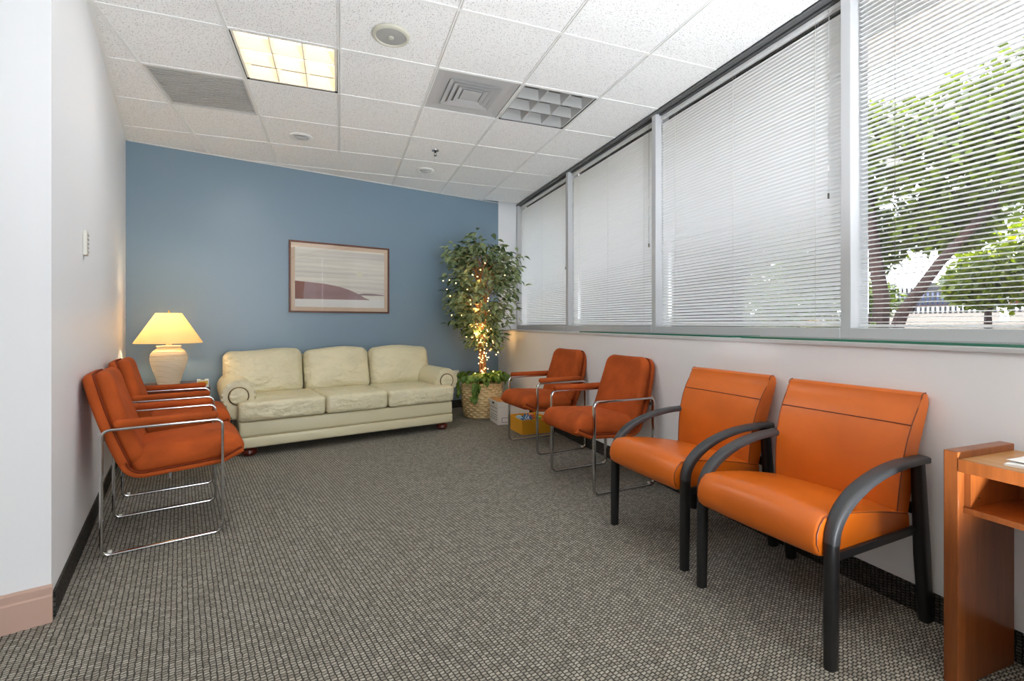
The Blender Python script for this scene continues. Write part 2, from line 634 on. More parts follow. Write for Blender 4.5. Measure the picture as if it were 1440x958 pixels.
# windows
mull = [6.24, 4.667, 3.14, 1.62, 0.10, -1.42, -2.72]
WB = 1.03
for i in range(6):
    ya, yb = mull[i], mull[i + 1]
    w = struct('window_%d' % (i + 1), None, None, None, None)
    w.location = (0, (ya + yb) / 2, 0)
    half = (ya - yb) / 2
    obj('window_pane', B((2.50, 0, (WB + H) / 2), (0.006, 2 * half - 0.04, H - WB)), 'glass', w)
    obj('bottom_rail', B((2.425, 0, WB + 0.03), (0.13, 2 * half - 0.05, 0.06), 0.003), 'alu', w)
    obj('head_rail', B((2.45, 0, H - 0.012), (0.10, 2 * half - 0.05, 0.024)), 'darkalu', w)
    obj('mullion', B((2.43, -half, (WB + H) / 2), (0.13, 0.05, H - WB), 0.003), 'alu', w)
    if i == 0:
        obj('jamb', B((2.43, half - 0.01, (WB + H) / 2), (0.13, 0.03, H - WB), 0.003), 'alu', w)
bm = B((2.375, (Y0 + Y1) / 2, H - 0.009), (0.03, Y1 - Y0, 0.018), 0.002)
struct('trim_2', bm, 'darkalu', 'grey metal channel along the top of the windows', 'trim')
bm = B((2.56, (Y0 + Y1) / 2, (H + 3.05) / 2), (0.12, Y1 - Y0, 3.05 - H))
struct('wall_header', bm, 'wall', 'wall above the windows', 'wall')

# ceiling: slab, tees, tiles
bm = B((-0.9, 1.75, 3.03), (8.4, 10.7, 0.06))
ceil = struct('ceiling', bm, 'plenum', 'suspended ceiling of white square tiles', 'ceiling')
G = 0.6096
GY = 0.032
def clip(poly, a, b, c):          # keep a*x+b*y<=c
    out = []
    n = len(poly)
    for k in range(n):
        p, q = poly[k], poly[(k + 1) % n]
        dp, dq = a * p[0] + b * p[1] - c, a * q[0] + b * q[1] - c
        if dp <= 0:
            out.append(p)
        if dp * dq < 0:
            t = dp / (dp - dq)
            out.append((p[0] + (q[0] - p[0]) * t, p[1] + (q[1] - p[1]) * t))
    return out
special = {(-1, 6): 'troffer_on', (2, 6): 'troffer_off', (1, 6): 'diffuser', (-2, 7): 'return'}
fill_cells = {(0, 1), (-2, 1), (2, 1), (0, -2), (-3, -2), (2, -2)}
for i in range(-7, 4):
    for j in range(-4, 11):
        if (i, j) in special or (i, j) in fill_cells:
            continue
        x0, y0 = i * G, GY + (j - 1) * G
        g = 0.0015
        poly = [(x0 + g, y0 + g), (x0 + G - g, y0 + g), (x0 + G - g, y0 + G - g), (x0 + g, y0 + G - g)]
        poly = clip(poly, 1, 0, 2.358)
        if poly:
            poly = clip(poly, bn.x, bn.y, bn.dot(CL) - 0.003)
        if poly and y0 + G > 2.3:
            poly = clip(poly, -lnn.x, -lnn.y, -lnn.dot(CL) - 0.003)
        if len(poly) < 3:
            continue
        ar = 0.5 * abs(sum(p[0] * q[1] - q[0] * p[1] for p, q in zip(poly, poly[1:] + poly[:1])))
        if ar < 0.002:
            continue
        bm = bmesh.new()
        prism(bm, poly, H + 0.006, H + 0.024, 'z')
        obj('ceiling_tile', bm, 'tile', ceil)
for k in range(-6, 4):
    x = k * G
    ye = back_y(x) - 0.004
    ys = -2.4
    if x < CL.x:
        continue
    if x < CN.x:
        ys = CL.y - (x - CL.x) * (CL.y - CN.y) / (CN.x - CL.x) + 0.03
    bm = bmesh.new()
    for sx in (-1, 1):
        box(bm, (x + sx * 0.0068, (ys + ye) / 2, H + 0.004), (0.0084, ye - ys, 0.008))
    box(bm, (x, (ys + ye) / 2, H + 0.016), (0.022, ye - ys, 0.016))
    obj('main_tee', bm, 'grid', ceil)
for j in range(-4, 11):
    y = GY + j * G
    xs = left_x(y) + 0.012 if y > 2.24 else -4.2
    xe = 2.356
    if y > CL.y:
        xs = CL.x + (y - CL.y) * bd.x / bd.y + 0.03
    if xs >= xe or y > 6.2:
        continue
    bm = B(((xs + xe) / 2, y, H + 0.005), (xe - xs, 0.02, 0.008))
    obj('cross_tee', bm, 'grid', ceil)
# wall angle trim
bm = B((BL / 2, -0.010, H + 0.001), (BL - 0.02, 0.02, 0.006))
o = obj('wall_angle', bm, 'grid', ceil)
o.location = (CL.x, CL.y, 0)
o.rotation_euler = (0, 0, BANG)
bm = B((LLEN / 2, 0.010, H + 0.001), (LLEN - 0.02, 0.02, 0.006))
o = obj('wall_angle', bm, 'grid', ceil)
o.location = (CL.x, CL.y, 0)
o.rotation_euler = (0, 0, LANG)

# ------------------------------------------------------------------ ceiling fixtures
M['troffer_glow'] = emit_mat('troffer_glow', (255, 238, 206), 1.7)
M['louver_lit'] = mat('lit_louver', (250, 243, 226), 0.35)  # lit copy of the louver, warm glow put into the colour
M['louver_unlit'] = mat('unlit_louver', (200, 200, 198), 0.3, metal=0.2)  # unlit copy of the same louver
M['reflector'] = mat('reflector_grey', (150, 150, 148), 0.5)

def troffer(i, j, on, label, watts):
    x, y = (i + 0.5) * G, GY + (j - 0.5) * G
    t = thing('ceiling_light', label, 'ceiling light', (x, y, H))
    S = G - 0.012
    h = 0.13
    bm = bmesh.new()
    for sx in (-1, 1):
        box(bm, (sx * (S / 2 - 0.004), 0, h / 2 + 0.004), (0.008, S, h))
        box(bm, (0, sx * (S / 2 - 0.004), h / 2 + 0.004), (S - 0.016, 0.008, h))
    obj('frame', bm, 'black', t)
    obj('reflector', B((0, 0, h - 0.006), (S - 0.02, S - 0.02, 0.006)), 'troffer_glow' if on else 'reflector', t)
    lm = 'louver_lit' if on else 'louver_unlit'
    a = S / 2 - 0.024
    bm = bmesh.new()
    for sx in (-1, 1):                   # sloped reflector sides
        prism(bm, [(sx * a, 0.008), (sx * (a + 0.014), 0.008), (sx * (a + 0.014), 0.09), (sx * (a - 0.012), 0.09)], -a, a, 'x')
        prism(bm, [(sx * a, 0.008), (sx * (a + 0.014), 0.008), (sx * (a + 0.014), 0.09), (sx * (a - 0.012), 0.09)], -a, a, 'y')
    obj('rim', bm, lm, t)
    for k in (-1, 1):
        for ax in 'xy':
            bm = bmesh.new()
            c = k * a / 3
            prism(bm, [(c - 0.004, 0.012), (c + 0.004, 0.012), (c + 0.016, 0.088), (c - 0.016, 0.088)], -a, a, ax)
            obj('louver', bm, lm, t)
    if watts:
        l = bpy.data.lights.new('troffer_lamp', 'AREA')
        l.shape = 'SQUARE'
        l.size = 0.46
        l.energy = watts
        l.color = (0.97, 0.98, 1.0)
        lo = bpy.data.objects.new('troffer_lamp', l)
        COL.objects.link(lo)
        lo.parent = t
        lo.location = (0, 0, -0.004)
    return t
troffer(-1, 6, True, 'lit square ceiling light glowing warm behind a nine cell louver', 7)
troffer(2, 6, False, 'unlit square ceiling light with grey nine cell louver near the windows', 0)
fill_troffers = {(0, 1): 'middle', (-2, 1): 'left', (2, 1): 'right', (0, -2): 'middle', (-3, -2): 'left', (2, -2): 'right'}  # unseen ceiling lights added behind the camera as room fill
for (i, j), wd in fill_troffers.items():
    row = 'just behind the camera' if j == 1 else 'farther behind the camera'
    troffer(i, j, True, 'added fill louvered ceiling light %s, %s of three' % (row, wd), 1.5)

# unseen uplight added right of the camera to brighten the ceiling
t = thing('fill_uplight', 'black cylindrical fill uplight added out of view beside the shelf table', 'lamp', (1.5, 0.05, 0))
bm = bmesh.new()
lathe(bm, [(0.10, 0), (0.11, 0.01), (0.11, 0.24), (0.10, 0.25), (0.095, 0.25), (0.095, 0.12)], 32, False)
obj('housing', bm, 'black', t, True)
bm = bmesh.new()
lathe(bm, [(0.001, 0.13), (0.05, 0.15), (0.07, 0.19), (0.05, 0.22), (0.001, 0.235)], 24)
obj('bulb', bm, emit_mat('fill_bulb', (255, 246, 236), 4), t, True)
l = bpy.data.lights.new('fill_beam', 'SPOT')
l.energy = 300
l.color = (0.90, 0.95, 1.0)
l.spot_size = R(100)
l.spot_blend = 0.7
l.shadow_soft_size = 0.09
lo = bpy.data.objects.new('fill_beam', l)
COL.objects.link(lo)
lo.parent = t
lo.location = (0, 0, 0.26)
lo.rotation_euler = (PI + R(-37), 0, R(12))

# square supply diffuser (stepped concentric cones)
x, y = 1.5 * G, GY + 5.5 * G
t = thing('air_diffuser', 'square grey metal air diffuser with concentric steps in the ceiling', 'air vent', (x, y, H))
M['diff'] = mat('diffuser_grey', (188, 188, 188), 0.5)
S = G - 0.02
bm = bmesh.new()
box(bm, (0, 0, 0.018), (S, S, 0.004))
obj('backing', bm, 'diff', t)
for k, (a, z) in enumerate(((0.29, 0.010), (0.19, 0.004), (0.15, 0.001), (0.11, -0.002))):
    bm = bmesh.new()
    b0 = a - (0.085 if k == 0 else 0.03)
    z0, z1 = z, z + 0.010
    for q in range(4):
        m4 = Matrix.Rotation(q * PI / 2, 4, 'Z')
        vs = [bm.verts.new(m4 @ Vector(p)) for p in ((-a, -a, z0), (a, -a, z0), (b0, -b0, z1), (-b0, -b0, z1), (-a, -a, z0 + 0.003), (a, -a, z0 + 0.003), (b0, -b0, z1 + 0.003), (-b0, -b0, z1 + 0.003))]
        for f in ((0, 1, 2, 3), (4, 7, 6, 5), (0, 4, 5, 1), (1, 5, 6, 2), (2, 6, 7, 3), (3, 7, 4, 0)):
            bm.faces.new([vs[n] for n in f])
    obj('diffuser_ring', bm, 'diff', t)
obj('core', B((0, 0, 0.006), (0.14, 0.14, 0.006), 0.002), 'diff', t)

# grey return panel (fine bars)
x, y = -1.5 * G, GY + 6.5 * G
t = thing('return_grille', 'flat grey return air grille set in the ceiling by the left wall', 'air vent', (x, y, H))
M['ret'] = mat('return_grey', (206, 204, 200), 0.5, var=0.05, vscale=3)
obj('backing', B((0, 0, 0.016), (S, S, 0.004)), 'ret', t)
bm = bmesh.new()
for sx in (-1, 1):
    box(bm, (sx * (S / 2 - 0.008), 0, 0.008), (0.016, S, 0.012))
    box(bm, (0, sx * (S / 2 - 0.008), 0.008), (S - 0.032, 0.016, 0.012))
obj('frame', bm, 'ret', t)
me = None
for k in range(22):
    yy = -S / 2 + 0.03 + k * (S - 0.06) / 21
    if me is None:
        bm = B((0, 0, 0), (S - 0.034, 0.014, 0.0015), 0, 2, Matrix.Rotation(R(35), 4, 'X'))
        me = obj('grille_bar', bm, 'ret', t)
        me.location = (0, yy, 0.008)
        me = me.data
    else:
        linked('grille_bar', me, t, (0, yy, 0.008))

# speaker
M['spk'] = mat('speaker_grey', (170, 170, 166), 0.6, bump=0.4, bscale=600)
M['spkring'] = mat('speaker_ring', (206, 204, 188), 0.5)
t = thing('ceiling_speaker', 'round off white ceiling speaker with grey grille and centre knob', 'speaker', (0.5 * G - 0.02, GY + 4.5 * G + 0.05, H))
bm = bmesh.new()
lathe(bm, [(0.085, -0.002), (0.09, -0.014), (0.104, -0.010), (0.108, 0.004)], 40, False)
obj('ring', bm, 'spkring', t, True)
bm = bmesh.new()
lathe(bm, [(0.001, -0.013), (0.05, -0.012), (0.087, -0.006), (0.087, 0.002)], 40)
obj('grille', bm, 'spk', t, True)
bm = bmesh.new()
lathe(bm, [(0.016, -0.012), (0.016, -0.018), (0.010, -0.020)], 20)
obj('knob', bm, 'spkring', t, True)

# two recessed eyelid downlights
for (x, y, lab) in ((-0.326, 4.648, 'small round recessed eyeball light beside the lit ceiling light'), (0.885, 5.19, 'small round recessed eyeball light near the blue wall')):
    t = thing('recessed_light', lab, 'ceiling light', (x, y, H))
    bm = bmesh.new()
    lathe(bm, [(0.062, 0.004), (0.066, -0.006), (0.09, -0.006), (0.098, 0.0), (0.098, 0.005)], 36, False)
    obj('trim_ring', bm, 'grid', t, True)
    bm = bmesh.new()
    lathe(bm, [(0.001, -0.026), (0.03, -0.022), (0.052, -0.010), (0.064, 0.003)], 30)
    obj('eyeball', bm, 'diff', t, True, Matrix.Rotation(R(14), 4, 'X'))

# sprinkler
t = thing('fire_sprinkler', 'small dark fire sprinkler head hanging from a ceiling tile', 'sprinkler', (0.879, 4.557, H))
bm = bmesh.new()
lathe(bm, [(0.036, 0.005), (0.034, -0.004), (0.016, -0.010), (0.012, -0.012)], 24)
obj('escutcheon', bm, 'chrome', t, True)
bm = bmesh.new()
lathe(bm, [(0.008, -0.01), (0.008, -0.022)], 12)
tube(bm, [(-0.011, 0, -0.02), (-0.012, 0, -0.034), (0, 0, -0.048), (0.012, 0, -0.034), (0.011, 0, -0.02)], 0.002, 6)
obj('frame_arms', bm, 'inkdark', t)
bm = bmesh.new()
lathe(bm, [(0.014, -0.048), (0.014, -0.051)], 16)
obj('deflector', bm, 'inkdark', t)

# ------------------------------------------------------------------ window blinds
def slat_mesh(L):
    bm = bmesh.new()
    n, w, crown = 4, 0.025, 0.0022
    top, bot = [], []
    for yy in (-L / 2, L / 2):
        tr, br_ = [], []
        for k in range(n + 1):
            u = -1 + 2 * k / n
            zc = crown * (1 - u * u)
            tr.append(bm.verts.new((u * w / 2, yy, zc)))
            br_.append(bm.verts.new((u * w / 2, yy, zc - 0.0004)))
        top.append(tr)
        bot.append(br_)
    for k in range(n):
        bm.faces.new((top[0][k], top[0][k + 1], top[1][k + 1], top[1][k]))
        bm.faces.new((bot[0][k], bot[1][k], bot[1][k + 1], bot[0][k + 1]))
    me = bpy.data.meshes.new('slat')
    bmesh.ops.recalc_face_normals(bm, faces=bm.faces)
    bm.to_mesh(me)
    bm.free()
    for p in me.polygons:
        p.use_smooth = True
    me.materials.append(M['slat'])
    return me
PITCH = 0.0222
BX = 2.425
def blind(i, tilt, label, cord):
    ya, yb = mull[i], mull[i + 1]
    L = ya - yb - 0.07
    t = thing('window_blind', label, 'blind', (BX, (ya + yb) / 2, 0), 0, 'white slatted blinds in the window row')
    obj('headrail', B((0, 0, H - 0.045), (0.028, L, 0.026), 0.002), 'slat', t)
    obj('bottom_rail', B((0, 0, 1.101), (0.026, L, 0.012), 0.003), 'slat', t)
    me = slat_mesh(L)
    n = int((H - 0.075 - 1.118) / PITCH)
    for k in range(n):
        linked('slat', me, t, (0, 0, 1.118 + k * PITCH), (R(random.uniform(-0.05, 0.05)), R(tilt + random.uniform(-1.0, 1.0)), 0))
    for q in (-0.5 * L + 0.16, 0.0, 0.5 * L - 0.16):
        bm = bmesh.new()
        for sx in (-1, 1):
            dx = sx * 0.0135 * max(0.35, math.cos(R(tilt)))
            tube(bm, [(dx, q, 1.10), (dx, q, H - 0.05)], 0.0008, 5)
        obj('ladder_cord', bm, cord, t)
    bm = bmesh.new()
    yw = -0.5 * L + 0.08
    tube(bm, [(-0.020, yw, 1.75 + 0.02 * i), (-0.018, yw, H - 0.05)], 0.0025, 6)
    obj('tilt_wand', bm, 'glass', t)
    obj('wand_tip', B((-0.020, yw, 1.74 + 0.02 * i), (0.008, 0.008, 0.03), 0.002), 'cord_dark', t)
blind(0, 44, 'closed white slatted blind on the farthest window beside the leafy tree', 'cord')
blind(1, 44, 'closed white slatted blind on the second window from the blue wall', 'cord')
blind(2, 42, 'closed white slatted blind on the third window from the blue wall', 'cord')
blind(3, 5, 'open white slatted blind on the nearest window with trees showing through', 'cord_dark')
blind(4, 30, 'white slatted blind on the window right beside the camera, out of view', 'cord')
blind(5, 30, 'white slatted blind on the window behind the camera, out of view', 'cord')

# glass slabs on the sill
def slab(ya, yb, xo, label, rz):
    t = thing('glass_slab', label, 'glass shelf', (KX + xo, (ya + yb) / 2, 1.031), rz, 'loose glass slabs on the window sill')
    L = yb - ya
    obj('glass_body', B((0.11, 0, 0.005), (0.208, L - 0.012, 0.010)), 'slabglass', t)
    bm = bmesh.new()
    box(bm, (0.003, 0, 0.005), (0.006, L, 0.010), 0.001, 1)
    box(bm, (0.217, 0, 0.005), (0.006, L, 0.010), 0.001, 1)
    obj('long_edge', bm, 'greenglass', t)
    bm = bmesh.new()
    for s in (-1, 1):
        box(bm, (0.11, s * (L / 2 - 0.003), 0.005), (0.208, 0.006, 0.010), 0.001, 1)
    obj('short_edge', bm, 'greenglass', t)
slab(2.10, 3.95, 0.03, 'farther green edged glass slab lying on the sill behind the rust chairs', R(-0.5))
slab(0.15, 2.02, 0.012, 'nearer green edged glass slab lying on the sill above the orange chairs', R(0.3))

# ------------------------------------------------------------------ sofa
so = SP(1.80, -1.15)
sofa = thing('sofa', 'cream leather three seat sofa with rolled arms against the blue wall', 'sofa', (so.x, so.y, 0), BANG)
obj('base', B((0, 0.46, 0.235), (1.94, 0.90, 0.125), 0.018, 3), 'creamp', sofa, True)
obj('base_band', B((0, 0.465, 0.125), (1.95, 0.92, 0.095), 0.02, 3), 'creamp', sofa, True)
bm = bmesh.new()
tube(bm, fillet([(-0.965, 0.9, 0.174), (-0.965, 0.012, 0.174), (0.965, 0.012, 0.174), (0.965, 0.9, 0.174)], 0.02), 0.005, 6)
obj('base_piping', bm, 'creampipe', sofa, True)
for sx in (-1, 1):
    for yy in (0.10, 0.82):
        bm = bmesh.new()
        lathe(bm, [(0.03, 0.0), (0.045, 0.004), (0.062, 0.028), (0.058, 0.05), (0.04, 0.062), (0.045, 0.085)], 24)
        obj('foot', bm, 'cherry', sofa, True, T(sx * 0.89, yy, 0))
# back frame
bm = bmesh.new()
prism(bm, [(0.74, 0.2), (0.98, 0.2), (1.02, 0.5), (1.03, 0.76), (1.0, 0.79), (0.92, 0.79), (0.87, 0.74)], -1.03, 1.03, 'x', 0.03, 3)
obj('back_frame', bm, 'creamp', sofa, True)
# arms
for sx in (-1, 1):
    bm = bmesh.new()
    cx, cz, rr = sx * 0.965, 0.50, 0.133
    prof = []
    for k in range(0, 31):
        a = R(-60 + 300 * k / 30)
        a2 = a if sx > 0 else a
        prof.append((cx + rr * math.cos(a), cz + rr * math.sin(a)))
    prof += [(cx - 0.07, 0.30), (cx + 0.07, 0.30)]
    prism(bm, prof, 0.14, 0.97, 'y', 0.022, 3)
    arm = obj('arm', bm, 'creamp', sofa, True)
    bm = bmesh.new()
    ring = [(cx + 0.072 * math.cos(2 * PI * k / 32), 0.137, cz + 0.072 * math.sin(2 * PI * k / 32)) for k in range(32)]
    tube(bm, ring, 0.007, 6, True)
    obj('arm_scroll_piping', bm, 'stud', arm, True)
    bm = bmesh.new()
    pad(bm, 0.14, 0.14, 0.07, 0.02, 0.008, 0.006)
    obj('arm_scroll_panel', bm, 'cream', arm, True, T(cx, 0.138, cz, R(90)))
    obj('arm_side', B((sx * 0.955, 0.55, 0.37), (0.05, 0.82, 0.18), 0.015), 'creamp', arm, True)
# seat cushions, outer ones wrap in front of the arms
b1, b2 = -0.295, 0.275
outl = {
    'l': [(-0.975, -0.02), (b1 - 0.004, -0.02), (b1 - 0.004, 0.66), (-0.845, 0.66), (-0.845, 0.128), (-0.975, 0.128)],
    'm': [(b1 + 0.004, -0.02), (b2 - 0.004, -0.02), (b2 - 0.004, 0.66), (b1 + 0.004, 0.66)],
    'r': [(b2 + 0.004, -0.02), (0.975, -0.02), (0.975, 0.128), (0.845, 0.128), (0.845, 0.66), (b2 + 0.004, 0.66)],
}
for key, pl in outl.items():
    bm = bmesh.new()
    lprism(bm, pl, 0.302, 0.462, 0.032)
    c = obj('seat_cushion', bm, 'cream', sofa, True)
    for z in (0.435, 0.329):
        bm = bmesh.new()
        x0, x1 = min(p[0] for p in pl), max(p[0] for p in pl)
        tube(bm, fillet([(x0 + 0.006, 0.11, z), (x0 + 0.006, -0.014, z), (x1 - 0.006, -0.014, z), (x1 - 0.006, 0.11, z)], 0.025), 0.0045, 6)
        obj('piping', bm, 'creampipe', c, True)
# crowned tops that make the seat cushions puffy
# back cushions
edges = [(-1.06, -0.36), (-0.36, 0.31), (0.31, 1.01)]
for q, (xa, xb) in enumerate(edges):
    w = xb - xa - 0.012
    def bend(p, w=w):
        z = p.z + 0.02 * math.cos(p.x / w * PI)
        y = p.y + 0.012 * math.sin(p.x * 9 + q)
        return (p.x, y, z)
    bm = bmesh.new()
    pad(bm, w, 0.45, 0.07, 0.17, 0.06, 0.035, 0.01, bend)
    c = obj('back_cushion', bm, 'cream', sofa, True, T((xa + xb) / 2, 0.75, 0.63, R(90 - 16)))
    bm = bmesh.new()
    ol = rr_outline(w - 0.035, 0.45 - 0.035, 0.055)
    tube(bm, [bend(Vector((p.x, p.y, 0.062))) for p in ol], 0.0045, 6, True)
    obj('piping', bm, 'creampipe', c, True, T((xa + xb) / 2, 0.75, 0.63, R(90 - 16)))

# ------------------------------------------------------------------ orange leather guest chairs (front = -y)
def orange_chair(label, x, y, rz):
    t = thing('guest_chair', label, 'chair', (x, y, 0), rz, 'orange leather guest chairs along the knee wall')
    XW = 0.262
    # seat: side profile extruded across the width
    prof = [(-0.318, 0.40), (-0.311, 0.372), (-0.288, 0.354), (-0.24, 0.348), (0.235, 0.335), (0.245, 0.36), (0.24, 0.405)]
    top = []
    for k in range(9):
        u = k / 8
        yy = 0.22 + u * (-0.22 - 0.22)
        top.append((yy, 0.412 + 0.072 * u + 0.008 * math.sin(u * PI)))
    top += [(-0.27, 0.483), (-0.298, 0.463), (-0.313, 0.435)]
    bm = bmesh.new()
    n = 10
    W2 = 0.245
    P = prof + top
    rows = []
    for k in range(n + 1):
        u = -1 + 2 * k / n
        xx = u * W2
        crown = 0.010 * (1 - u * u)
        row = []
        for (yy, zz) in P:
            dz = crown if zz > 0.41 else -0.2 * crown
            row.append(bm.verts.new((xx, yy - 0.35 * crown * (1 if yy < -0.2 else 0), zz + dz)))
        rows.append(row)
    m = len(P)
    for a, b in zip(rows, rows[1:]):
        for k in range(m):
            bm.faces.new((a[k], a[(k + 1) % m], b[(k + 1) % m], b[k]))
    fa, fb = bm.faces.new(rows[0]), bm.faces.new(rows[-1][::-1])
    bmesh.ops.bevel(bm, geom=list(fa.edges) + list(fb.edges), offset=0.012, segments=3, profile=0.5, affect='EDGES')
    seat = obj('seat', bm, 'orange', t, True)
    for sx in (-1, 1):
        bm = bmesh.new()
        tube(bm, [(sx * (W2 - 0.001), p[0] + (0.004 if p[0] < -0.29 else 0), p[1] - 0.004) for p in top] + [(sx * (W2 - 0.001), -0.311, 0.40), (sx * (W2 - 0.001), -0.30, 0.375)], 0.0022, 6)
        obj('piping', bm, 'piping', seat, True)
    # back
    front = [(0.165, 0.375), (0.170, 0.45), (0.178, 0.54), (0.192, 0.62), (0.214, 0.69), (0.240, 0.745), (0.268, 0.788), (0.289, 0.815)]
    tip = [(0.316 + 0.029 * math.cos(R(a_)), 0.822 + 0.029 * math.sin(R(a_))) for a_ in (140, 112, 84, 56, 28, 0, -28)]
    rear = [(0.330, 0.77), (0.312, 0.715), (0.290, 0.65), (0.268, 0.57), (0.252, 0.48), (0.240, 0.375)]
    P = front + tip + rear
    bm = bmesh.new()
    rows = []
    for k in range(n + 1):
        u = -1 + 2 * k / n
        row = []
        for q, (yy, zz) in enumerate(P):
            h = (zz - 0.375) / 0.47
            w2 = 0.238 + 0.022 * h
            dy = 0.012 * (1 - u * u) * max(0.0, 1 - h * h * 1.25) if q < len(front) else 0
            row.append(bm.verts.new((u * w2, yy + dy, zz)))
        rows.append(row)
    m = len(P)
    for a, b in zip(rows, rows[1:]):
        for k in range(m):
            bm.faces.new((a[k], a[(k + 1) % m], b[(k + 1) % m], b[k]))
    fa, fb = bm.faces.new(rows[0]), bm.faces.new(rows[-1][::-1])
    bmesh.ops.bevel(bm, geom=list(fa.edges) + list(fb.edges), offset=0.008, segments=2, profile=0.5, affect='EDGES')
    back = obj('backrest', bm, 'orange', t, True)
    for sx in (-1, 1):
        bm = bmesh.new()
        tube(bm, [(sx * (0.238 + 0.022 * (zz - 0.375) / 0.47 - 0.002), yy - 0.001, zz) for yy, zz in front + tip[:3] + rear[:2]], 0.0022, 6)
        obj('piping', bm, 'piping', back, True)
    bm = bmesh.new()
    tube(bm, [(u * 0.251, 0.2335 + 0.0036 * (1 - u * u), 0.735) for u in [-1 + k / 8 for k in range(17)]], 0.0022, 6)
    obj('seam', bm, 'piping', back, True)
    # legs and arms
    arc = []
    for k in range(17):
        a = PI / 2 * k / 16
        arc.append((-0.262 + 0.45 * (1 - math.cos(a)) + 0.0 * k, 0.40 + 0.207 * math.sin(a) ** 0.92))
    for sx in (-1, 1):
        bm = bmesh.new()
        sweep(bm, [(sx * XW, -0.268, 0.0), (sx * XW, -0.265, 0.2), (sx * XW, -0.262, 0.405)], rrect_prof(0.036, 0.046, 0.014), False, (1, 0, 0), [0.92, 1, 1])
        obj('leg', bm, 'black', t, True)
        bm = bmesh.new()
        sweep(bm, [(sx * XW, 0.312, 0.0), (sx * XW, 0.285, 0.25), (sx * XW, 0.255, 0.60)], rrect_prof(0.038, 0.052, 0.014), False, (1, 0, 0), [0.95, 1.1, 0.9])
        obj('leg', bm, 'black', t, True)
        bm = bmesh.new()
        pts = [(sx * XW, yy, zz) for yy, zz in arc] + [(sx * XW, 0.24, 0.609), (sx * XW, 0.29, 0.606)]
        sc = [(1.0 + 0.35 * min(1, k / 8), 0.95 - 0.35 * min(1, k / 10)) for k in range(len(pts))]
        sweep(bm, pts, rrect_prof(0.038, 0.046, 0.012), False, (1, 0, 0), sc)
        obj('armrest', bm, 'armgrey', t, True)
        obj('side_rail', B((sx * (XW - 0.012), 0.0, 0.345), (0.016, 0.52, 0.028), 0.003), 'black', t)
    obj('cross_rail', B((0, -0.20, 0.335), (0.50, 0.03, 0.02), 0.003), 'black', t)
    obj('cross_rail', B((0, 0.27, 0.42), (0.50, 0.02, 0.04), 0.003), 'black', t)
    return t
# facing -x (local -y -> world -x): rotate by -90 deg
orange_chair('orange leather guest chair with black arms, nearest the camera beside the wooden table', 1.728, 1.348, R(-90 + 5.0))
orange_chair('orange leather guest chair with black arms, between a rust chair and its twin', 1.715, 2.000, R(-90 + 3.5))

